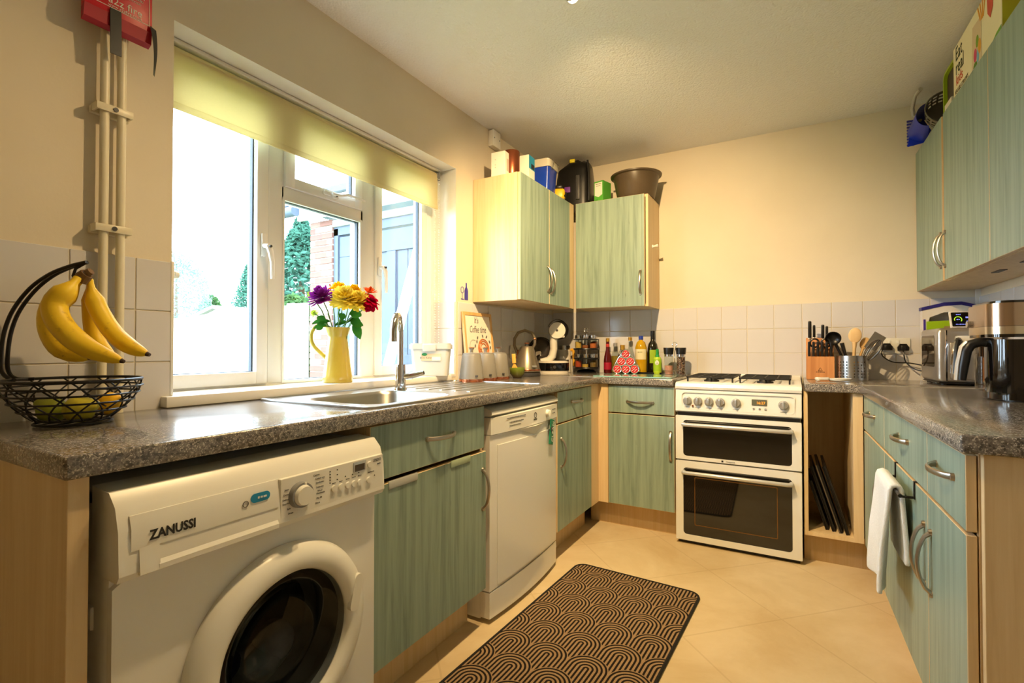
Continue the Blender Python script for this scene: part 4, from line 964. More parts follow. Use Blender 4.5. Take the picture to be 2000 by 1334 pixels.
# kettle on its base
kp = aX(-1.49, 1029, 735)
kt = thing('kettle', 'grey pyramid kettle with round loop handle in the worktop corner', 'kettle', (kp.x, kp.y, WT + .001), YAW)
M['kettle'] = mat('brushed warm grey metal', (138, 128, 112), .34, .7)
obj('power_base', lathe([(0, 0), (.086, 0), (.088, .006), (.086, .022), (0, .024)], 36), M['darkgrey'], kt, angle=40)
obj('body', lathe([(0, .026), (.084, .026), (.087, .032), (.085, .042), (.044, .180), (.036, .188), (0, .190)], 40), M['kettle'], kt, angle=40)
obj('copper_ring', lathe([(.0865, .034), (.0885, .036), (.0875, .042), (.0855, .044)], 36, caps=False), M['copper'], kt, angle=60)
obj('lid_knob', J(cyl((0, 0, .188), (0, 0, .204), .013, .012), cyl((0, 0, .204), (0, 0, .211), .016, .015)), [M['copper'], M['darkgrey']], kt, pick=lambda nn, c: 0 if c.z > .205 else 1)
obj('loop_handle', tube([(.034, 0, .170), (.050, 0, .20), (.052, 0, .24), (.030, 0, .275), (-.012, 0, .290), (-.055, 0, .275), (-.078, 0, .238), (-.080, 0, .195), (-.066, 0, .155), (-.058, 0, .135)], .0095, 10, flat=1.3), M['kettle'], kt)
obj('copper_trim', J(cyl((.046, 0, .232), (.056, 0, .236), .013, n=14), tube([(-.054, -.01, .165), (-.070, -.012, .11)], .004, 6)), M['copper'], kt)
obj('spout', X(prism([(0, 0), (.035, .02), (.028, .032), (0, .028)], -.012, .012), (.058, 0, .125)), M['kettle'], kt)
obj('badge', box(.030, .060, -.083, -.062, .056, .068, .002), M['midgrey'], kt)
wp = aZ(WT, 1010, 738.5)
wb = thing('whisk_bowl', 'small green glazed bowl in front of the kettle', 'bowl', (wp.x, wp.y, WT + .001), YAW)
n = NT('green brown glaze', .25, .5)
M['glaze'] = n.col(n.ramp(n.sep(n.co)[2], (.0, (60, 40, 24)), (.02, (84, 82, 30)), (.06, (120, 140, 48))))
obj('body', lathe([(0, 0), (.024, 0), (.026, .004), (.043, .025), (.046, .062), (.043, .062), (.040, .028), (0, .012)], 28), M['glaze'], wb, angle=50)
wk = thing('matcha_whisk', 'bamboo whisk standing in the green bowl', 'whisk', (wp.x, wp.y, WT + .014), YAW)
obj('handle', X(cyl((0, 0, .075), (0, 0, .13), .012, .012, 14), (-.012, 0, 0), (0, R(-4), 0)), mat('bamboo', (226, 184, 90), .5), wk)
obj('tines', X(J(*[tube([(0, 0, .08), (.016 * math.cos(2 * PI * k / 22), .016 * math.sin(2 * PI * k / 22), .045), (.02 * math.cos(2 * PI * k / 22), .02 * math.sin(2 * PI * k / 22), .012), (.010 * math.cos(2 * PI * k / 22), .010 * math.sin(2 * PI * k / 22), .002)], .0016, 4) for k in range(22)]), (-.012, 0, 0), (0, R(-4), 0)), mat('bamboo', (222, 176, 84), .5), wk)
# wall sockets
def socket(label, loc, rotz, w=.147, h=.087):
    t = thing('wall_socket', label, 'socket', loc, rotz)
    obj('face_plate', box(-w / 2, w / 2, -.010, -.0008, -h / 2, h / 2, .004), M['white2'], t)
    for sx in (-1, 1):
        sw = obj('switch', box(sx * .020 - .006, sx * .020 + .006, -.014, -.009, .014, .034, .002), M['white2'], t)
        obj('pin_hole_shade', J(*[box(sx * .044 + a - .0035, sx * .044 + a + .0035, -.0106, -.0095, b - .002, b + .002) for a, b in ((0, .004), (-.011, -.014), (.011, -.014))]), M['darkgrey'], t, smooth=False)  # no openings cut: dark blocks colour in the shade inside the pin holes
    return t
p = aX(XL, 1004, 690)
socket('white double wall socket on the tiles behind the kettle', (XL + .0075, p.y, 1.065), LEFT)
socket('white double wall socket with two black plugs near the utensil pot', (.474, YB - .0075, 1.102), BACK)
def plug(label, x, z, path):
    t = thing('power_plug', label, 'plug', (x, YB - .018, z), 0)
    obj('plug_body', J(prism([(-.024, -.016), (.024, -.016), (.026, .002), (.014, .022), (-.014, .022), (-.026, .002)], -.022, 0), box(-.012, .012, -.030, -.02, -.016, .012, .004)), M['black'], t, angle=30)
    obj('cable', tube([(a - x, b - YB + .018, c - z) for a, b, c in path], .0033, 8), M['black'], t)
plug('black plug with a thin looping lead on the double socket', .440, 1.095, sm([(.422, 3.45, 1.085), (.415, 3.44, 1.06), (.43, 3.44, 1.035), (.47, 3.44, 1.012), (.54, 3.44, 1.008), (.60, 3.42, .995), (.66, 3.40, .985)]))
plug('black plug with a thick lead dropping behind the silver air fryer', .513, 1.092, sm([(.513, 3.45, 1.078), (.515, 3.44, 1.05), (.525, 3.44, 1.01), (.56, 3.42, .975), (.62, 3.39, .96)]))
# coffee machine
cm = aY(3.12, 1081, 729)
cf = thing('coffee_machine', 'white and black pod coffee machine with a round head in the corner', 'coffee machine', (cm.x, cm.y, WT + .001), YAW)
M['cwhite'] = mat('warm white gloss plastic', (224, 218, 206), .18, coat=.4)
def ell(rx, ry, z0, z1, n=32): return prism([(rx * math.cos(2 * PI * k / n), ry * math.sin(2 * PI * k / n)) for k in range(n)], z0, z1, 'z')
obj('foot', ell(.105, .085, 0, .022), M['cwhite'], cf, angle=40)
obj('drip_base', ell(.108, .087, .022, .075), M['blackgloss'], cf, angle=40)
obj('base_deck', ell(.106, .086, .075, .090), M['cwhite'], cf, angle=40)
obj('drip_grid', X(ell(.05, .04, .090, .096), (.055, -.02, 0)), M['black'], cf, angle=40)
obj('column', tube([(-.09, 0, .085), (-.035, 0, .092), (-.008, 0, .12), (.002, 0, .17), (.0, 0, .23), (.012, 0, .29)], [.018, .026, .028, .026, .028, .034], 14, flat=1.4), M['cwhite'], cf, angle=60)
obj('head_disc', J(cyl((.022, -.052, .298), (.022, .045, .298), .056, n=36), prism([(.02, .245), (.072, .25), (.075, .262), (.06, .275)], -.045, .04)), M['cwhite'], cf, angle=40)
obj('head_shell', J(X(ring([(.070 * math.cos(a), .074 * math.sin(a)) for a in [R(-40 + 200 * k / 24) for k in range(25)]] + [(.056 * math.cos(a), .056 * math.sin(a)) for a in [R(160 - 200 * k / 24) for k in range(25)]], [(.066 * math.cos(a), .070 * math.sin(a)) for a in [R(-39 + 198 * k / 24) for k in range(25)]] + [(.058 * math.cos(a), .058 * math.sin(a)) for a in [R(159 - 198 * k / 24) for k in range(25)]], -.05, .045), (.026, 0, .300)), cyl((.038, -.044, .300), (.038, .05, .300), .064, n=36)), M['blackgloss'], cf, angle=40)
obj('head_eye', cyl((.020, -.0545, .298), (.020, -.051, .298), .008, n=16), M['darkgrey'], cf)
obj('water_tank', X(ball((0, 0, 0), (.085, .05, .085), 28, 16), (-.085, .055, .165)), M['smoke2'] if 'smoke2' in M else M.setdefault('smoke2', mat('smoky tank plastic', (56, 50, 46), .12, coat=.4)), cf)
obj('tank_rim', X(tube(arc((0, 0, 0), .086, 0, 360, 32)[:-1], .004, 6, True), (-.085, .030, .165)), M['blackgloss'], cf)
obj('base_button', cyl((0, -.0885, .048), (0, -.0865, .048), .011, n=18), M['darkgrey'], cf)
wc = aY(3.375, 1101, 727)
fr_ = thing('milk_frother', 'cream jug-shaped appliance with a steel top behind the coffee machine', 'milk frother', (wc.x, wc.y, WT + .001), YAW)
obj('body', lathe([(0, 0), (.056, 0), (.055, .02), (.051, .16), (.047, .165), (0, .165)], 30), M['cwhite'], fr_, angle=40)
obj('steel_collar', lathe([(0, .165), (.047, .165), (.048, .195), (.046, .196), (.045, .18), (0, .18)], 30), M['steel'], fr_, angle=40)
obj('handle', tube(sm([(.05, -.01, .16), (.066, -.014, .165), (.072, -.016, .14), (.074, -.018, .08), (.076, -.018, .045)]), [.010] * 25, 10), mat('yellow handle', (226, 170, 50), .4), fr_)
# spice carousel with glass jars
sc = aY(3.35, 1145, 727)
rk = thing('spice_rack', 'two-tier black and chrome revolving spice rack in the corner', 'spice rack', (sc.x, sc.y, WT + .001), 0)
obj('base', lathe([(0, 0), (.075, 0), (.078, .006), (.05, .022), (0, .026)], 32), M['blackgloss'], rk, angle=40)
obj('pole', cyl((0, 0, .02), (0, 0, .285), .008, n=14), M['chrome'], rk)
obj('top_loop', tube(arc((0, 0, .305), .014, -90, 270, 16)[:-1], .0035, 8, True), M['chrome'], rk)
for z in (.030, .165): obj('tier', J(lathe([(0, z), (.090, z), (.092, z + .004), (.090, z + .010), (0, z + .010)], 32), cring_ := lathe([(.0885, z + .070), (.092, z + .070), (.092, z + .076), (.0885, z + .076)], 32)), M['black'], rk, angle=40)
obj('tier_post', J(*[cyl((.090 * math.cos(a), .090 * math.sin(a), .034), (.090 * math.cos(a), .090 * math.sin(a), .24), .003, n=6) for a in [2 * PI * k / 3 + .55 for k in range(3)]]), M['black'], rk)
spc = [(150, 86, 40), (196, 106, 52), (184, 74, 36), (196, 158, 70), (120, 96, 50), (206, 170, 80)]
names = ['brown', 'orange', 'red-brown', 'yellow', 'olive', 'golden']
for ti, z in ((1, .1765), (0, .0415)):
    for k in range(6):
        a = 2 * PI * k / 6 - PI / 2 + .25; ci = (k + 3 * (1 - ti)) % 6
        t = thing('spice_jar', 'chrome-lidded glass jar of %s spice in the %s tier of the rack' % (names[ci], 'upper' if ti else 'lower'), 'spice jar', (sc.x + .060 * math.cos(a), sc.y + .060 * math.sin(a), WT + z), 0, 'spice jars on the revolving rack')
        obj('glass', lathe([(0, 0), (.024, 0), (.0245, .004), (.0245, .066), (.022, .070)], 16, caps=False), M['clear'], t, angle=50)
        obj('spice', lathe([(0, .002), (.0225, .002), (.0225, .022 + .012 * ((k * 7) % 3)), (0, .023 + .012 * ((k * 7) % 3))], 14), mat('spice', spc[ci], .9, vary=.2, vscale=200), t, angle=50)
        obj('lid', lathe([(0, .068), (.0255, .068), (.026, .072), (.0255, .093), (0, .095)], 18), M['chrome'], t, angle=40)
# glass board, tray, bottles
one('glass_board', X(prism(rrect(-.235, .235, -.16, .16, .012), 0, .006, 'z'), (0, 0, 0)), M['boardpr'] if 'boardpr' in M else M.setdefault('boardpr', mat('aqua printed glass', (150, 196, 188), .08, coat=.5, vary=.25, vscale=6)), 'pale aqua glass chopping board on the corner worktop', 'chopping board', (-.868, 3.075, WT + .002), R(3))
one('shallow_tray', J(ring(rrect(-.12, .12, -.06, .06, .015), rrect(-.112, .112, -.052, .052, .010), 0, .014, 'z'), prism(rrect(-.115, .115, -.055, .055, .012), 0, .004, 'z')), M['black'], 'shallow black tray under the oil bottles', 'tray', (-.895, 3.385, WT + .001), 0)
def bottle(name, label, px, y, prof, m, cap, capm, n=24, fill=None, z=.0015, extra=None, cat='bottle'):
    p = aY(y, px, 727)
    t = thing(name, label, cat, (p.x, y, WT + z), YAW * .3)
    obj('glass_body' if fill else 'body', lathe(prof, n), m, t, angle=40)
    if fill: obj('liquid', lathe(fill[0], n), fill[1], t, angle=40)
    obj('cap', lathe(cap, 18), capm, t, angle=40)
    if extra: extra(t)
    return t
M['gold'] = mat('gold cap', (206, 160, 60), .3, .7)
M['paper'] = mat('cream paper label', (224, 214, 180), .6)
def wrap(t, r, z0, z1, a0, a1, m, nm='label_wrap'):
    k = 12; V = [(r * math.cos(R(a0 + (a1 - a0) * i / k)), r * math.sin(R(a0 + (a1 - a0) * i / k)), z) for z in (z0, z1) for i in range(k + 1)]
    return obj(nm, (V, [(i, i + 1, k + 2 + i, k + 1 + i) for i in range(k)]), m, t)
M['wine'] = mat('dark red sauce', (84, 14, 18), .12, coat=.5)
bottle('sauce_bottle', 'slim dark red sauce bottle with a gold cap beside the spice rack', 1187, 3.37, [(0, 0), (.027, 0), (.028, .006), (.028, .085), (.024, .12), (.013, .165), (.0115, .225), (0, .226)], M['wine'], [(0, .222), (.013, .222), (.013, .245), (0, .246)], M['gold'], extra=lambda t: (wrap(t, .0284, .025, .075, -150, -10, mat('crimson label', (160, 20, 48), .5)), wrap(t, .0135, .185, .205, -150, -20, mat('crimson label', (190, 60, 60), .5))))
bottle('vinegar_bottle', 'clear bottle with a silver cap behind the coffee pods', 1202, 3.43, [(0, 0), (.030, 0), (.031, .006), (.031, .12), (.014, .165), (.0125, .19)], M['clear'], [(0, .188), (.0145, .188), (.0145, .212), (0, .213)], M['silver'], fill=([(0, .003), (.029, .003), (.029, .12), (.0, .121)], mat('amber vinegar', (150, 128, 50), .2)))
bottle('vinegar_bottle', 'short bottle with a broad gold cap behind the coffee pods', 1216, 3.425, [(0, 0), (.030, 0), (.031, .006), (.031, .13), (.018, .165)], M['clear'], [(0, .162), (.0165, .162), (.0165, .198), (0, .199)], M['gold'], fill=([(0, .003), (.029, .003), (.029, .13), (.0, .131)], mat('brown syrup', (96, 60, 20), .2)))
bottle('syrup_bottle', 'tall clear bottle with a gold screw cap next to the sunflower oil', 1231, 3.42, [(0, 0), (.030, 0), (.031, .006), (.031, .11), (.026, .14), (.0125, .185), (.0115, .235)], M['clear'], [(0, .228), (.0135, .228), (.0135, .252), (0, .253)], M['gold'], extra=lambda t: wrap(t, .0314, .04, .09, -160, -20, M['inkdark']))
n = NT('sunflower oil', .08, .5); n.b.inputs['Coat Weight'].default_value = .4
M['oil'] = n.col(n.ramp(n.noise(n.co, 8), (.3, (186, 142, 12)), (.7, (204, 164, 24))))
bottle('oil_bottle', 'plastic bottle of golden sunflower oil with a blue cap', 1252, 3.385, [(0, 0), (.038, 0), (.040, .006), (.039, .06), (.040, .12), (.039, .175), (.028, .212), (.014, .225), (.014, .232), (0, .232)], M['oil'], [(0, .230), (.0155, .230), (.0155, .256), (0, .257)], mat('blue cap', (36, 60, 160), .4), z=.005, extra=lambda t: (lambda w: obj('label_print', X(marks(.034, .006, 10), (0, -.0412, .145)), mat('olive print', (110, 120, 30), .6), w))(wrap(t, .0406, .095, .165, -150, -30, M['paper'])))
M['olive'] = mat('dark olive glass', (24, 22, 10), .08, coat=.6)
bottle('olive_oil_bottle', 'tall dark olive oil bottle with a green label', 1275, 3.425, [(0, 0), (.034, 0), (.035, .006), (.035, .17), (.030, .20), (.014, .225), (.0125, .285), (0, .286)], M['olive'], [(0, .23), (.0145, .23), (.0145, .290), (0, .291)], M['black'], z=.005, extra=lambda t: wrap(t, .0354, .07, .16, -120, -10, mat('leaf green label', (150, 180, 40), .5)))
def spray_extra(t):
    w = wrap(t, .0274, .022, .098, -170, -10, mat('lime label', (150, 190, 30), .45))
    obj('label_badge', X(prism([(.013 * math.cos(2 * PI * k / 16), .015 * math.sin(2 * PI * k / 16) + (.006 if k == 4 else 0)) for k in range(16)], -.001, 0), (0, -.0275, .075)), M['white2'], t)
    obj('label_print', J(X(text('Fry', .010), (0, -.029, .079)), X(text('light', .010), (0, -.029, .070))), mat('green print', (60, 120, 40), .6), t)
bottle('spray_bottle', 'small lime green cooking spray bottle with a green nozzle', 1284, 3.345, [(0, 0), (.026, 0), (.027, .005), (.0265, .098), (.022, .112), (0, .114)], mat('lime plastic', (176, 206, 50), .35), [(0, .110), (.014, .110), (.0125, .125), (.010, .127), (.0095, .165), (0, .168)], mat('green nozzle', (28, 140, 60), .4), z=.005, extra=spray_extra)
# coffee pods in a wire pyramid
pc = aY(3.20, 1222, 729); PZ = WT + .009
M['pod'] = mat('red foil lid', (204, 30, 44), .35, .2)
pods = [(-.056, 0), (0, 0), (.056, 0), (-.029, 1), (.029, 1), (0, 2)]
where = ['bottom row at the spice rack end', 'bottom row in the middle', 'bottom row at the oil end', 'middle row at the spice rack end', 'middle row at the oil end', 'very top']
hold = thing('pod_holder', 'wire pyramid stand holding red coffee pods', 'pod holder', (pc.x, 3.20, PZ), R(12))
ws = []
for x, r_ in pods:
    for yy in (.0, .05, .10): ws.append(tube(arc((x, yy, .0295 + r_ * .050), .0285, 0, 360, 20)[:-1], .0012, 5, True))
for x, r_ in pods[:3]: ws.append(tube([(x, -.002, .001), (x, .11, .001)], .0012, 5))
for sx in (-1, 1): ws.append(tube([(sx * .088, 0, .02), (sx * .05, .0, .10), (0, 0, .165)], .0012, 5)); ws.append(tube([(sx * .088, .10, .02), (sx * .05, .10, .10), (0, .10, .165)], .0012, 5))
obj('wire_frame', J(*ws), M['chrome'], hold)
HR = Matrix.Rotation(R(12), 3, 'Z')
for back in (0, 1):
    for (x, r_), w_ in zip(pods, where):
        q = HR @ Vector((x, .008 + back * .052, .0295 + r_ * .050))
        t = thing('coffee_pod', ('red-lidded coffee pod facing out of the stand, ' if not back else 'coffee pod pushed in behind the front one, ') + w_, 'coffee pod', (pc.x + q.x, 3.20 + q.y, PZ + q.z), R(12), 'coffee pods in the wire pyramid')
        def fl(prof, n=20):
            s = lathe(prof, n); return [(v[0], -v[2], v[1]) for v in s[0]], s[1]
        obj('cup', fl([(0, -.042), (.016, -.042), (.018, -.038), (.0255, -.002), (.0255, .002), (0, .002)]), mat('white pod cup', (214, 208, 204), .3) if 'podw' not in M else M['podw'], t, angle=40)
        M.setdefault('podw', bpy.data.materials.get('white pod cup'))
        lid_ = obj('foil_lid', fl([(.0265, .001), (.0268, .0035), (.0245, .0045), (0, .0042)]), [M['pod'], M['podw']], t, angle=30, pick=lambda nn, c: 0 if math.hypot(c.x, c.z) < .024 else 1)
        if not back: obj('lid_print', J(*[X(box(-.006, .006, -.0052, -.004, -.0018, .0018), (a, 0, b), (0, R(-35), 0)) for a, b in ((-.010, .009), (.006, .011), (-.003, .0), (.011, -.003), (-.012, -.007), (.002, -.012))]), M['podw'], lid_, smooth=False)
# salt and pepper mills in a wire caddy
mc = aY(3.31, 1318, 727)
cd = thing('mill_caddy', 'chrome wire caddy with a loop handle for the two mills', 'caddy', (mc.x, 3.31, WT + .001), R(8))
obj('wire_frame', J(tube(rr3(-.075, .075, -.036, .036, .034, .004), .0018, 6, True), tube(rr3(-.075, .075, -.036, .036, .034, .030), .0018, 6, True), tube([(-.075, 0, .004), (.075, 0, .004)], .0018, 6), *[tube([(x, y, .004), (x, y, .030)], .0018, 6) for x in (-.06, 0, .06) for y in (-.036, .036)]), M['chrome'], cd)
obj('loop_handle', tube([(0, 0, .004), (0, 0, .15)] + arc((0, 0, .20), .014, -60, 240, 14), .0022, 8), M['chrome'], cd)
def mill(label, sx, content, cm_):
    q = Matrix.Rotation(R(8), 3, 'Z') @ Vector((sx * .038, 0, 0))
    t = thing('mill', label, 'mill', (mc.x + q.x, 3.31 + q.y, WT + .007), 0)
    obj('glass', lathe([(0, 0), (.0285, 0), (.029, .004), (.026, .06), (.029, .118)], 22, caps=False), M['clear'], t, angle=60)
    obj('contents', lathe([(0, .002), (.027, .002), (.025, .05), (.0255, content), (0, content + .002)], 18), cm_, t, angle=60)
    obj('steel_collar', lathe([(0, .116), (.0275, .116), (.0275, .132), (0, .132)], 20), M['chrome'], t, angle=40)
    obj('grinder_cap', lathe([(0, .130), (.029, .130), (.033, .170), (.032, .173), (0, .173)], 24), M['black'], t, angle=40)
n = NT('pink salt', .5); M['salt'] = n.col(n.ramp(n.vor(n.co, 320, 'Distance'), (.1, (236, 190, 168)), (.6, (206, 140, 116))))
n = NT('mixed peppercorns', .5); pv = n.sep(n.vor(n.co, 190)); M['pepper'] = n.col(n.ramp(pv[0], (.3, (40, 26, 24)), (.5, (110, 60, 56)), (.75, (150, 128, 104))))
mill('pink salt mill with a black grinder cap', -1, .056, M['salt'])
mill('peppercorn mill with a black grinder cap', 1, .112, M['pepper'])

# ================================================================== knife block, utensils
kb = thing('knife_block', 'wooden knife block full of black-handled knives beside the cooker', 'knife block', (.117, 3.30, WT + .001), 0)
obj('block', prism([(-.02, 0), (.10, 0), (.10, .235), (.055, .235), (.018, .13), (-.02, .128)], -.067, .067, 'x'), M['wood'], kb, angle=25)
obj('emblem', J(X(tube([(-.010, 0, -.006), (.0, 0, .011), (.010, 0, -.006)], .0016, 5, True), (0, -.0206, .055)), X(marks(.042, .006, 9), (0, -.0208, .041))), M['inkdark'], kb)
M['khandle'] = mat('black knife handle', (28, 27, 28), .3)
def knife(label, x, y, z, L, tilt=18, w=.007, bol=True):
    t = thing('knife', label, 'knife', (.117 + x, 3.30 + y, WT + .001 + z), 0, 'knives in the wooden block')
    rt = (R(tilt), 0, 0)
    obj('handle', X(box(-w, w, -.011, .011, .012, L, .005), (0, 0, 0), rt), M['khandle'], t)
    obj('bolster', X(box(-w * .8, w * .8, -.010, .010, -.004, .014, .002), (0, 0, 0), rt), M['steel'], t)
    obj('rivet', X(J(*[cyl((-w - .0008, 0, f * L), (w + .0008, 0, f * L), .003, n=8) for f in (.3, .55, .8)]), (0, 0, 0), rt), M['steel'], t)
for k in range(6):
    t = thing('steak_knife', 'steak knife in the front row of the block, %s' % ['by the cooker', 'second from the cooker', 'third from the cooker', 'third from the steel pot', 'second from the steel pot', 'by the steel pot'][k], 'knife', (.117 - .053 + k * .0212, 3.297, WT + .127), 0, 'steak knives in the block')
    obj('handle', X(box(-.0065, .0065, -.008, .008, .004, .088, .004), (0, 0, 0), (R(10), 0, 0)), M['khandle'], t)
    obj('end_cap', X(box(-.006, .006, -.007, .007, -.002, .006, .001, 1), (0, 0, 0), (R(10), 0, 0)), M['steel'], t)
knife('tallest chef knife at the cooker side of the block', -.048, .062, .222, .112, 6, .009)
knife('carving knife behind the tall chef knife in the block', -.026, .075, .226, .085, 6)
knife('bread knife in the middle of the block', .016, .065, .220, .092, 8, .008)
knife('utility knife beside the bread knife in the block', .036, .076, .226, .078, 8)
knife('paring knife at the steel pot side of the block', .052, .045, .205, .062, 14)
sci = thing('scissors', 'black-handled kitchen scissors standing in the knife block', 'scissors', (.117, 3.30, WT + .001), 0)
obj('finger_loop', J(*[tube([(cx + .022 * math.cos(2 * PI * k / 18), .012, .205 + .024 * math.sin(2 * PI * k / 18)) for k in range(18)], .005, 8, True) for cx in (-.026, .028)]), M['khandle'], sci)
obj('pivot', cyl((0, .005, .165), (0, .02, .165), .008), M['steel'], sci)
pp = (.268, 3.30)
po_ = thing('utensil_pot', 'perforated stainless steel utensil pot on the back worktop', 'utensil pot', (pp[0], pp[1], WT + .001), 0)
zs = [0, .003] + [v for j in range(6) for v in (.016 + .016 * j, .024 + .016 * j)] + [.134]
cols = [k for k in range(80) if (k % 3 == 0 and (k // 3) % 5 != 4)]
obj('pot', J(sieve([(.072, 0)] + [(.073, z) for z in zs[1:]], 80, {(2 + 2 * j, k) for j in range(6) for k in cols}), lathe([(0, .0), (.072, 0)], 80, caps=False), tube([(.0725 * math.cos(2 * PI * k / 40), .0725 * math.sin(2 * PI * k / 40), .134) for k in range(40)], .0012, 6, True)), M['steel'], po_, angle=40)
def utensil(name, label, cat, s, m, tilt, extra=None):
    t = thing(name, label, cat, (pp[0], pp[1], WT + .012), 0, 'utensils in the steel pot')
    obj('tool', X(s, (0, 0, 0), tilt), m, t, angle=50)
    if extra: obj(extra[0], X(extra[1], (0, 0, 0), tilt), extra[2], t, angle=50)
utensil('ladle', 'black nylon ladle leaning towards the knife block', 'ladle', tube([(0, 0, .0), (0, 0, .16), (0, -.002, .205)], [.006, .007, .009], 8, flat=1.4), M['black'], (R(-2), R(-22), 0), ('ladle_bowl', X(lathe([(0, -.026), (.02, -.024), (.036, -.01), (.040, .006), (.037, .006), (.03, -.008), (0, -.02)], 24), (0, -.006, .238), (R(112), 0, 0), (1.0, 1.0, 1.0)), M['black']))
utensil('serving_spoon', 'second black nylon spoon handle crossing below the ladle', 'spoon', tube([(0, 0, .0), (0, 0, .13), (0, .0, .20)], [.006, .007, .011], 8, flat=1.6), M['black'], (R(4), R(-14), 0))
utensil('wooden_spoon', 'pale wooden spoon standing upright in the pot', 'spoon', J(tube([(0, 0, 0), (0, 0, .16), (0, 0, .20)], [.007, .0085, .012], 10, flat=1.4), ball((0, 0, .235), (.031, .008, .042), 18, 12)), M['palewood'], (R(4), R(3), 0))
utensil('wooden_spoon', 'thin wooden spoon leaning behind the whisk', 'spoon', J(tube([(0, .02, 0), (0, .02, .17)], .006, 8), ball((0, .02, .20), (.022, .007, .034), 14, 10)), M['palewood'], (R(0), R(17), 0))
utensil('slotted_turner', 'steel turner tilted far out of the pot towards the sockets', 'turner', J(tube([(0, .01, 0), (0, .01, .18)], .005, 8), prism([(-.028, .178), (.028, .178), (.040, .265), (-.02, .275)], .008, .0105)), M['steel'], (R(2), R(26), 0))
wi = []
for k in range(8):
    a = PI * k / 8; wi.append(tube([(0, 0, .12)] + [(.030 * math.sin(PI * j / 12) ** .8 * math.cos(a) * (1 if True else 0), .030 * math.sin(PI * j / 12) ** .8 * math.sin(a), .12 + .125 * (1 - math.cos(PI * j / 12)) / 2) for j in range(1, 13)], .0013, 5))
    wi.append(tube([(0, 0, .12)] + [(-.030 * math.sin(PI * j / 12) ** .8 * math.cos(a), -.030 * math.sin(PI * j / 12) ** .8 * math.sin(a), .12 + .125 * (1 - math.cos(PI * j / 12)) / 2) for j in range(1, 13)], .0013, 5))
utensil('balloon_whisk', 'wire balloon whisk leaning out of the pot', 'whisk', J(tube([(0, 0, 0), (0, 0, .125)], .006, 8), *wi), mat('whisk wire', (110, 104, 98), .3, .8), (R(10), R(30), 0))
sr = aZ(WT, 1628, 744)
srt = thing('spoon_rest', 'white ceramic spoon rest in front of the knife block', 'spoon rest', (.175, 3.115, WT + .001), R(22))
obj('dish', J(X(lathe([(0, .003), (.038, .002), (.045, .010), (.047, .016), (.044, .016), (.036, .008), (0, .008)], 30), (.025, 0, 0), (0, 0, 0), (1.25, .8, 1)), prism(rrect(-.085, -.03, -.017, .017, .012), .010, .022, 'z')), mat('white ceramic', (236, 236, 228), .12, coat=.4), srt, angle=50)
obj('rest_lip', X(box(-.008, .008, -.017, .017, -.012, .008, .006), (-.085, 0, .014), (0, R(-20), 0)), mat('white ceramic', (236, 236, 228), .12, coat=.4), srt)
# ================================================================== air fryers and the corner behind them
a1 = thing('air_fryer', 'silver air fryer with a window in its side, in the far right corner', 'air fryer', (.582, 3.05, WT + .001), R(2))
M['fryer'] = mat('champagne silver metal', (186, 180, 170), .28, .75)
obj('body', box(0, .235, .0, .30, .014, .272, .020, 4), M['fryer'], a1)
obj('feet', J(*[cyl((x, y, 0), (x, y, .016), .012) for x in (.03, .205) for y in (.03, .27)]), M['black'], a1)
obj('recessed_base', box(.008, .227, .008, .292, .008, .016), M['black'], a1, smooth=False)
obj('side_window', X(prism([(a, b) for a, b in rrect(.045, .27, .085, .238, .012)], -.0015, .004, 'x'), (0, 0, 0)), mat('bronze mirror glass', (96, 82, 66), .05, .8), a1)
obj('front_band', box(.03, .038, -.002, .004, .02, .262, .001, 1), M['chrome'], a1)
dwr = obj('drawer_front', box(.045, .228, -.006, .004, .03, .205, .008), M['fryer'], a1)
obj('grip_plate', X(box(-.035, .035, -.012, .0, -.035, .035, .01), (.098, -.005, .20)), mat('cream plastic', (226, 222, 210), .3), dwr)
obj('handle', tube([(.075, -.010, .212), (.068, -.040, .203), (.060, -.052, .175), (.054, -.056, .12), (.048, -.058, .06)], [.016, .018, .018, .016, .013], 10, flat=.8), M['black'], dwr)
obj('handle_trim', tube([(.056, -.046, .205), (.046, -.058, .172), (.041, -.062, .12), (.036, -.064, .06)], .005, 8), M['chrome'], dwr)
sd_ = thing('smart_display', 'small energy display with a dark screen standing on the silver air fryer', 'display', (.70, 3.13, WT + .274), R(10))
obj('case', X(box(-.055, .075, -.006, .006, 0, .082, .005), (0, 0, 0), (R(-14), 0, 0)), M['cwhite'], sd_)
scn = obj('screen', X(box(-.049, .070, -.0072, -.0055, .006, .076, .003), (0, 0, 0), (R(-14), 0, 0)), mat('dark screen', (8, 9, 14), .1), sd_)
obj('dial_graphic', X(tube(arc((-.024, -.0078, .040), .014, -40, 200, 18), .0018, 5), (0, 0, 0), (R(-14), 0, 0)), mat('green screen light', (150, 200, 40), .5, emit=(150, 200, 40), estr=.8), scn)
obj('screen_text', X(J(X(marks(.045, .010, 11), (.028, -.0078, .050)), X(marks(.012, .006, 12), (-.024, -.0078, .040)), X(marks(.02, .005, 13), (-.02, -.0078, .065)), X(marks(.04, .006, 14), (.028, -.0078, .032)), X(marks(.07, .005, 15), (0, -.0078, .016))), (0, 0, 0), (R(-14), 0, 0)), mat('blue screen light', (120, 130, 230), .5, emit=(120, 130, 235), estr=.7), scn, kind='stuff')
cb = thing('plastic_carrier', 'white plastic carrier with a navy lid and a lime green panel in the corner', 'container', (.590, 3.405, WT + .001), R(1))
obj('frame', J(ring([(0, 0), (.215, 0), (.215, .385), (.16, .402), (.09, .400), (0, .378)], [(.022, .30), (.19, .30), (.19, .345), (.15, .368), (.09, .366), (.03, .34)], 0, .055), box(.001, .214, .004, .05, .0, .30)), M['cwhite'], cb, smooth=False)
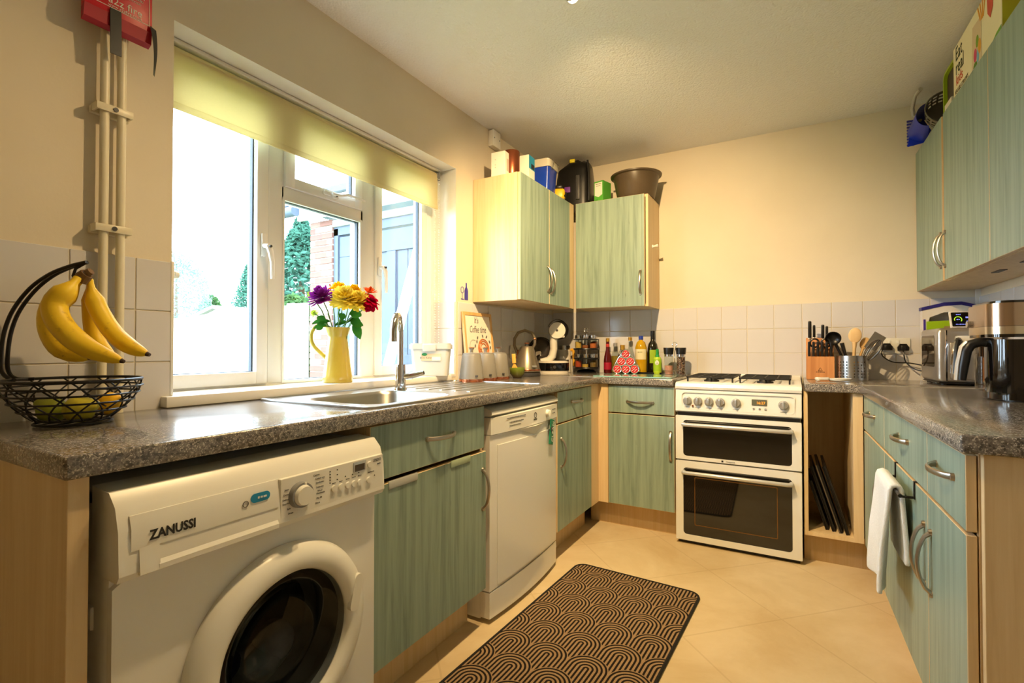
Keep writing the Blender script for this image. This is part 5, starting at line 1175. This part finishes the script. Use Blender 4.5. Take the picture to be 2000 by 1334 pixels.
obj('lid', prism([(-.004, .378), (.09, .400), (.16, .402), (.219, .386), (.219, .402), (.16, .420), (.09, .418), (-.004, .395)], -.004, .058), mat('navy plastic', (40, 36, 120), .4), cb, smooth=False)
obj('green_panel', prism([(.016, .23), (.19, .23), (.19, .325), (.016, .318)], -.012, .0), mat('lime plastic panel', (150, 186, 20), .4), cb, smooth=False)
obj('purple_stripe', box(.004, .013, -.002, .002, .18, .33), mat('purple stripe', (70, 50, 150), .4), cb, smooth=False)
obj('carry_slot', prism(rrect(.085, .16, .278, .292, .006), -.0135, -.0115), mat('tan slot', (150, 130, 90), .5), cb)
p = rp(.688, 2.315)
a2 = thing('air_fryer', 'gloss black air fryer with a bronze top band on the right worktop', 'air fryer', (p.x, p.y, WT + .001), RIGHT)
def sq(w, d, z0, z1, r, seg=8): return prism(rrect(-w / 2, w / 2, -d / 2, d / 2, r, seg), z0, z1, 'z')
obj('lower_body', J(sq(.262, .285, .028, .205, .09), sq(.225, .25, .004, .03, .08)), M['blackgloss'], a2, angle=40)
obj('upper_body', J(sq(.272, .295, .212, .322, .06), sq(.256, .28, .322, .332, .055)), M['blackgloss'], a2, angle=40)
obj('steel_band', sq(.275, .298, .222, .248, .061), mat('bright champagne band', (206, 190, 160), .2, .9), a2, angle=40)
obj('bronze_panel', X(ring(rrect(-.138, .138, -.1495, .05, .060, 8), rrect(-.134, .134, -.1455, .045, .057, 8), .249, .324, 'z')), mat('bronze reflective panel', (176, 150, 122), .18, .85), a2, angle=40)
obj('panel_dial', J(cyl((-.07, -.150, .262), (-.07, -.158, .262), .012, n=16)), M['chrome'], a2)
hd = obj('basket_handle', J(tube([(.05, -.12, .195), (.05, -.155, .196), (.05, -.178, .188), (.05, -.190, .165), (.05, -.198, .11), (.05, -.203, .065)], [.015, .016, .017, .016, .015, .013], 10)), M['black'], a2, angle=60)
obj('handle_trim', tube([(.05, -.188, .198), (.05, -.202, .18), (.05, -.213, .12), (.05, -.217, .065)], .007, 8, flat=1.4), M['silver2'], hd)
obj('foot_pad', sq(.20, .22, 0, .006, .06), M['black'], a2, angle=40)

# ================================================================== on top of the left and back wall cabinets
ZT = 2.076
def at_box(name, label, cat, x, y, w, d, h, m, rot=0, z=ZT, r=.002): return one(name, box(-w / 2, w / 2, -d / 2, d / 2, 0, h, r, 1), m, label, cat, (x, y, z), rot)
M['card'] = mat('white card', (232, 224, 208), .6)
wbx = thing('white_box', 'white cardboard box on the tall cabinet nearest the window', 'box', (-1.475, 2.450, ZT), R(4))
obj('carton', box(-.045, .045, -.05, .05, 0, .138, .001, 1), M['card'], wbx)
obj('carton_print', J(box(.0448, .0456, -.03, .03, .03, .10), *[X(cyl((0, 0, 0), (0, .0008, 0), .003, n=8), (-.018, -.0506, z)) for z in (.05, .065, .095)]), mat('grey card print', (196, 176, 160), .6), wbx)
cpr = aX(-1.44, 999, 320)
one('copper_canister', lathe([(0, 0), (.048, 0), (.049, .003), (.049, .160), (.047, .163), (0, .163)], 32), mat('brushed copper', (150, 84, 56), .3, .9), 'brown copper canister beside the white box on the tall cabinet', 'canister', (-1.44, cpr.y, ZT), 0, angle=40)
q = aX(-1.42, 1024, 330)
wb2 = thing('white_box', 'white and turquoise box between the copper canister and the blue tub', 'box', (-1.42, q.y, ZT), R(3))
obj('carton', box(-.05, .05, -.042, .042, 0, .165, .001, 1), M['card'], wb2)
obj('carton_print', J(box(.0498, .0506, -.041, .041, .085, .164), box(.0, .0499, .0415, .0425, .08, .16)), mat('turquoise print', (30, 140, 180), .5), wb2)
obj('dark_print', box(.0506, .0510, -.01, .035, .09, .12), M['inkdark'], wb2, smooth=False)
q = aX(-1.42, 1058, 340)
bt = thing('blue_tub', 'blue plastic tub with a clear clip lid on the tall cabinet', 'tub', (-1.415, q.y, ZT), R(4))
obj('tub_body', X(taper(.13, .13, .15, .15, 0, .165, .02), (0, -.07, 0)), mat('translucent blue plastic', (24, 60, 170), .25, coat=.2), bt, angle=50)
ld = obj('lid', J(X(prism(rrect(-.08, .08, -.08, .08, .022), .160, .205, 'z'), (0, .005, 0)), X(prism(rrect(-.068, .068, -.068, .068, .02), .205, .215, 'z'), (0, .005, 0))), mat('milky lid', (196, 190, 172), .3), bt, angle=50)
obj('wire_clip', J(*[tube([(.081, y, .205), (.092, y, .195), (.088, y, .160), (.080, y, .150)], .0028, 6) for y in (-.04, .05)], tube([(.092, -.04, .195), (.092, .05, .195)], .0028, 6)), M['chrome'], bt)
q = aX(-1.37, 1088, 372)
yl = thing('yellow_tool', 'small yellow and black tool lying on the tall cabinet by the black bag', 'tool', (-1.372, q.y + .025, ZT), R(20))
obj('body', box(-.03, .045, -.035, .03, 0, .075, .018, 3), mat('yellow plastic', (226, 180, 20), .4), yl)
obj('black_cap', J(box(-.02, .03, -.03, .02, .072, .098, .01), tube([(.045, -.03, .02), (.05, .0, .05), (.045, .03, .02)], .006, 6)), M['black'], yl)
q = aY(3.28, 1119, 390)
bg_ = thing('black_case', 'big black bag standing in the corner up to the ceiling', 'bag', (q.x + .02, 3.28, 2.087), R(8))
def bagf(w, d, h):
    V, Fc = [], []; n = 24; lv = 9
    for j in range(lv + 1):
        t = j / lv; z = h * t; s = 1 - .12 * max(0, t - .55) ** 1.2 * 3; top = .55 if t == 1 else 1
        for k in range(n):
            a = 2 * PI * k / n; cx, sy_ = math.cos(a), math.sin(a); e = .42
            V.append((math.copysign(abs(cx) ** e, cx) * w / 2 * s * top, math.copysign(abs(sy_) ** e, sy_) * d / 2 * s * top, z + (.02 * math.sin(3 * a) * t if j == lv else 0) - (.03 * (1 - cx) * t if True else 0)))
    for j in range(lv):
        for k in range(n): Fc.append((j * n + k, j * n + (k + 1) % n, (j + 1) * n + (k + 1) % n, (j + 1) * n + k))
    Fc += [tuple(range(n)), tuple(range(lv * n, (lv + 1) * n))]
    return V, Fc
obj('shell', bagf(.25, .22, .335), mat('shiny black nylon', (14, 13, 14), .3), bg_, angle=60)
obj('side_flap', box(.03, .06, -.118, -.10, .03, .20, .006), M['darkgrey'], bg_)
obj('purple_tab', X(box(-.05, -.008, -.113, -.106, .085, .125, .003), (0, -.004, 0)), mat('purple tab', (104, 50, 140), .5), bg_)
obj('yellow_tab', X(box(-.018, .018, -.016, .0, -.012, .012, .003), (.005, -.095, .305)), mat('yellow tab', (216, 200, 40), .5), bg_)
obj('corner_strap', tube([(.118, -.09, .02), (.122, -.10, .17), (.110, -.095, .30)], .007, 6), M['black'], bg_)
q = aY(3.24, 1175, 385)
gb = thing('green_box', 'small green and white carton next to the washing-up bowl', 'box', (q.x, 3.26, 2.087), R(-14))
obj('carton', box(-.036, .036, -.05, .05, 0, .145, .001, 1), mat('green card', (88, 168, 60), .5), gb)
obj('carton_front', prism([(-.030, .05), (0, .035), (.030, .05), (.030, .135), (-.030, .135)], -.0508, -.0498), M['card'], gb, smooth=False)
obj('carton_lettering', J(X(marks(.044, .006, 16), (0, -.0512, .125)), X(marks(.036, .004, 17), (0, -.0512, .112)), X(marks(.02, .006, 18), (-.015, -.0512, .018))), mat('dark green print', (30, 90, 40), .5), gb, kind='stuff')
q = aY(3.27, 1241, 348)
n = NT('bronze grey plastic', .35, .4)
M['basin'] = n.col(n.ramp(n.noise(n.co, 5), (.3, (74, 62, 46)), (.7, (90, 76, 58))))
one('washing_up_bowl', lathe([(0, 0), (.115, 0), (.122, .006), (.150, .145), (.166, .150), (.168, .158), (.150, .157), (.143, .148), (.118, .012), (0, .008)], 44), M['basin'], 'round dark washing-up bowl on the back wall cabinet', 'washing-up bowl', (q.x, 3.285, 2.087), 0, angle=40)

# ================================================================== on top of the right wall cabinets
ZR = 2.166
p = rp(.606, 2.83)
sb = thing('snack_carton', 'large cream snack carton lettered in green and red on the right cabinets', 'box', (p.x, p.y, ZR), RIGHT)
BW, BH = .545, .232
obj('carton', box(0, BW, 0, .17, 0, BH, .002, 1), [mat('cream snack card', (240, 228, 192), .5), mat('olive green card', (196, 190, 40), .5)], sb, pick=lambda nn, c: 1 if nn.x > .9 else 0)
def fp(s, x, z, sc=1): return X(s, (x, -.0008, z))
obj('lettering', J(fp(text('Eat', .085, squeeze=.85), .080, .188), fp(text('real', .085, squeeze=.85), .090, .128)), mat('dark green ink', (38, 52, 26), .6), sb)
obj('red_lettering', fp(text('kids', .062, squeeze=.9), .085, .074), mat('red ink', (206, 66, 40), .6), sb)
obj('small_lettering', fp(text('VEGGIE STRAWS', .026, squeeze=.9), .11, .030), mat('brown ink', (96, 84, 60), .6), sb)
pk = obj('printed_packet', fp(prism([(-.06, -.09), (.055, -.085), (.05, .08), (-.045, .085)], -.0004, .0004), .300, .10), mat('packet print', (220, 196, 160), .6), sb, smooth=False)
obj('packet_lettering', J(fp(text('Eat', .03), .292, .160), fp(text('real', .03), .295, .138)), mat('dark green ink', (60, 66, 40), .6), pk)
for (x, z, rx, rz, c, nm) in ((.285, .062, .018, .026, (210, 70, 110), 'pink_motif'), (.315, .045, .014, .026, (130, 180, 210), 'blue_motif'), (.333, .075, .018, .030, (226, 160, 60), 'orange_motif'), (.31, .105, .016, .024, (120, 160, 40), 'green_motif'), (.285, .022, .022, .014, (90, 140, 40), 'leaf_motif')):
    obj(nm, fp(ball((0, -.001, 0), (rx, .0008, rz), 12, 6), x, z), mat(nm, c, .6), pk)
obj('straw_motif', J(*[X(box(-.004, .004, -.0016, -.0002, -.034, .034, .0004, 1), (.330 + k * .018, 0, .196), (0, R(-24 + 13 * k), 0)) for k in range(4)]), mat('straw orange', (230, 160, 60), .6), sb)
obj('red_badge', fp(prism([(-.030, .03), (-.026, -.02), (0, -.048), (.026, -.02), (.030, .03), (.02, .05), (-.02, .05)], -.0006, 0), .445, .165), mat('badge red', (206, 74, 50), .5), sb, smooth=False)
obj('badge_lettering', J(fp(marks(.040, .009, 19), .445, .178), fp(marks(.036, .008, 20), .445, .162), fp(marks(.030, .008, 21), .445, .147)), M['card'], sb, kind='stuff')
obj('green_swoosh', fp(prism([(.38, 0), (.545, 0), (.545, .035), (.50, .030), (.45, .012)], -.0004, .0), 0, 0), mat('swoosh green', (110, 160, 50), .6), sb, smooth=False)
obj('end_lettering', X(J(X(marks(.10, .02, 22), (0, 0, .03)), X(marks(.11, .02, 23), (0, 0, -.005))), (BW + .0008, .085, .14), (0, 0, PI / 2)), mat('dark olive ink', (80, 76, 20), .6), sb, kind='stuff')
p = rp(.62, 3.02)
gbag = thing('lunch_box', 'dark box with a lime green rim behind the snack carton', 'box', (p.x, p.y, ZR), RIGHT)
obj('rim', X(ring(rrect(.0, .18, .0, .21, .035), rrect(.010, .17, .010, .20, .028), -.008, .010), (0, 0, 0)), mat('lime rim', (156, 180, 30), .4), gbag, angle=50)
obj('dark_panel', X(prism(rrect(.006, .174, .006, .204, .03), .006, .15), (0, 0, 0)), mat('dark brown panel', (62, 48, 40), .5), gbag, angle=50)
obj('paper_tag', box(.015, .12, -.006, .004, .008, .06, .001, 1), M['card'], gbag)
p = rp(.655, 3.13)
cl = thing('colander', 'grey plastic colander lying on its side on the right cabinets', 'colander', (p.x, p.y, ZR + .092), RIGHT)
CR = (R(90), R(0), R(70))
pr_ = [(.012, -.077), (.052, -.072), (.070, -.058), (.080, -.042), (.083, -.034), (.0855, -.024), (.0875, -.014), (.089, -.004), (.090, .006), (.091, .014), (.094, .020)]
obj('bowl', X(J(sieve(pr_, 60, {(i, k) for i in (3, 5, 7) for k in range(60) if k % 3}), lathe([(0, -.078), (.012, -.077)], 60, caps=False), tube([(.092 * math.cos(2 * PI * k / 40), .092 * math.sin(2 * PI * k / 40), .020) for k in range(40)], .003, 6, True)), (0, 0, 0), (R(0), R(74), 0)), mat('grey colander plastic', (112, 108, 100), .4), cl, angle=50)
p = rp(.600, 3.28)
dp = thing('dustpan', 'blue plastic dustpan hanging over the edge of the corner cabinet', 'dustpan', (p.x - .015, p.y - .05, ZR + .004), RIGHT)
M['dpblue'] = mat('bright blue plastic', (20, 50, 190), .35)
def pan(u, v):
    x = -.115 + .20 * u; a = PI * v
    return (x, -.035 + .085 * (1 - math.sin(a)) * (1 - .4 * u) - .015, .015 + .115 * (1 - math.cos(a)) / 2 + .012 * u)
obj('scoop', J(grid(pan, 8, 14), prism([(-.05, .0), (.02, .01), (.05, .07), (.02, .13), (-.03, .14)], -.115, -.112, 'x')), M['dpblue'], dp, angle=60)
obj('bristle_comb', J(*[X(box(-.003, .003, -.012, .02, -.006, .006, .002, 1), (-.118, -.040, .01 + k * .016), (0, 0, R(10))) for k in range(9)]), mat('dull blue plastic', (64, 66, 160), .5), dp)
obj('handle', tube([(-.08, .0, .12), (-.12, -.02, .16), (-.10, -.03, .20), (-.03, -.03, .235), (.03, -.02, .24)], [.008, .009, .009, .008, .010], 8), mat('pale grey plastic handle', (180, 176, 164), .4), dp)
obj('hanging_tab', box(-.155, -.125, -.035, -.02, .098, .112, .003), M['midgrey'], dp)

# ================================================================== towel rail and towel
yr0, yr1 = 2.125, 1.845
tr = thing('towel_rail', 'black over-door towel rail hooked on the right-hand cupboard door', 'towel rail', rp(.2785, yr0, .66), RIGHT)
Lr = yr0 - yr1
obj('bar', tube([(0 - .03, -.040, 0), (Lr + .03, -.040, 0)], .0055, 10), M['black'], tr)
for x in (0, Lr): obj('hook', J(box(x - .006, x + .006, -.004, -.001, -.012, .0385, .0008, 1), box(x - .006, x + .006, -.004, .0195, .0385, .0405, .0006, 1), tube([(x, -.002, -.008), (x, -.030, -.008), (x, -.040, 0)], .004, 6)), M['black'], tr)
tw = thing('towel', 'white hand towel draped over the black rail', 'towel', rp(.2785, yr0, .66), RIGHT)
n = NT('white terry towelling', .95, .1); n.bump(n.noise(n.co, 420, 3), .6, .003)
M['towel'] = n.col(n.mix(n.noise(n.co, 260, 3), (214, 218, 218), (238, 240, 240)))
def cloth(u, v):
    x = .015 + (Lr - .045) * u; s = v * .60 - .34           # arc length over the bar
    fold = .012 * math.sin(7 * u + 1) + .006 * math.sin(15 * u)
    if abs(s) < .02:
        a = s / .02 * PI / 2; return (x, -.040 - .014 * math.sin(-a) * 1, .0 + .014 * math.cos(a))
    if s < 0: d = -s - .02; return (x + .012 * d * math.sin(9 * u), -.054 - .016 * min(1, d * 3.5) ** 1.2 - .7 * fold * min(1, d * 6), -d)
    d = s - .02; return (x + .02 * d, -.026 + .010 * min(1, d * 5) + .3 * fold * min(1, d * 6) * .3, -d * .92)
cs = grid(cloth, 26, 60)
ct = obj('towel_cloth', cs, M['towel'], tw, angle=80)
sol = ct.modifiers.new('thickness', 'SOLIDIFY'); sol.thickness = .013; sol.offset = 0
bv_ = ct.modifiers.new('soft edge', 'BEVEL'); bv_.width = .005; bv_.segments = 3; bv_.angle_limit = R(50)

# ================================================================== rug
rg = thing('floor_rug', 'black and tan runner rug with a woven arch pattern', 'rug', (-.663, 2.335, 0), R(-2.6))
n = NT('woven arch pattern', .95, .1)
s3 = n.sep(n.co)
u_, v_ = s3[0], s3[1]
Wc, Rr = .15, .075; hrow = .125
vv = n.math('ADD', v_, 4.0)
k0 = n.math('FLOOR', n.math('DIVIDE', vv, hrow))
def du_of(k):
    off = n.math('MULTIPLY', n.math('MODULO', k, 2.0), Wc / 2)
    t = n.math('DIVIDE', n.math('ADD', n.math('SUBTRACT', u_, off), Wc * 50), Wc)
    return n.math('MULTIPLY', n.math('SUBTRACT', n.math('FRACT', t), .5), Wc)
d0 = du_of(k0); d1_ = du_of(n.math('ADD', k0, 1.0))
dv0 = n.math('SUBTRACT', vv, n.math('MULTIPLY', k0, hrow))
dist0 = n.math('SQRT', n.math('ADD', n.math('MULTIPLY', d0, d0), n.math('MULTIPLY', dv0, dv0)))
inside = n.math('LESS_THAN', dist0, Rr)
dd = n.math('ADD', n.math('MULTIPLY', dist0, inside), n.math('MULTIPLY', n.math('ABSOLUTE', d1_), n.math('SUBTRACT', 1.0, inside)))
stripe = n.math('LESS_THAN', n.math('FRACT', n.math('ADD', n.math('DIVIDE', dd, .015), .25)), .52)
yarn = n.noise(n.mp((1, 1, 1)), 420, 2)
cA = n.mix(yarn, (120, 96, 70), (178, 150, 116)); cB = n.mix(yarn, (20, 17, 15), (44, 38, 34))
n.bump(n.math('ADD', n.math('MULTIPLY', stripe, .7), n.math('MULTIPLY', yarn, .6)), .8, .004)
M['rug'] = n.col(n.mix(stripe, cB, cA))
M['rugedge'] = mat('black rug binding', (24, 22, 22), .9, bump=.5, bscale=300)
obj('pile', prism(rrect(-.288, .288, -1.55, -.012, .045, 6), .002, .0085, 'z'), M['rug'], rg, angle=40)
obj('binding', tube([(a, b, .006) for a, b in rrect(-.292, .292, -1.554, -.008, .048, 6)], .0058, 8, True), M['rugedge'], rg)

# ================================================================== ceiling spotlights (their light is theirs)
cl_ = thing('spotlight_bar', 'chrome ceiling bar with small spotlights, one bulb glowing at the picture top', 'ceiling light', (-.64, 1.37, ZC - .001), 0)
obj('ceiling_bar', J(box(-.02, .02, -.40, .26, -.026, 0, .006)), M['chrome'], cl_)
M['bulb'] = mat('glowing bulb', (255, 240, 214), .4, emit=(255, 226, 180), estr=14)
heads = [((-.03, .20, -.075), (-.10, .62, -.62)), ((-.0, -.07, -.075), (-.15, -.45, -.85)), ((.0, -.34, -.075), (.05, .25, -.9))]
for k, (p, d) in enumerate(heads):
    p = Vector(p); d = Vector(d).normalized()
    h = obj('spot_head', J(cyl((p.x, p.y, -.02), tuple(p), .006, n=10), cyl(p - d * .01, p + d * .055, .017, .026, 20, caps=False), cyl(p - d * .03, p - d * .008, .012, .017, 20)), M['chrome'], cl_, angle=50)
    obj('bulb', X(ball((0, 0, 0), .021, 14, 8), p + d * .048), M['bulb'], h)
    nm_ = ['spot_lamp', 'spot_lamp_middle_offscreen', 'spot_lamp_near_offscreen'][k]
    ld_ = bpy.data.lights.new(nm_, 'SPOT'); ld_.energy = LAMP_W * (3.2 if k == 0 else .8); ld_.color = (1.0, .69, .34); ld_.spot_size = R(128); ld_.spot_blend = .9; ld_.shadow_soft_size = .022
    lo = bpy.data.objects.new(nm_, ld_); COL.objects.link(lo); lo.parent = h
    lo.location = p + d * .078; lo.rotation_euler = d.to_track_quat('-Z', 'Y').to_euler()
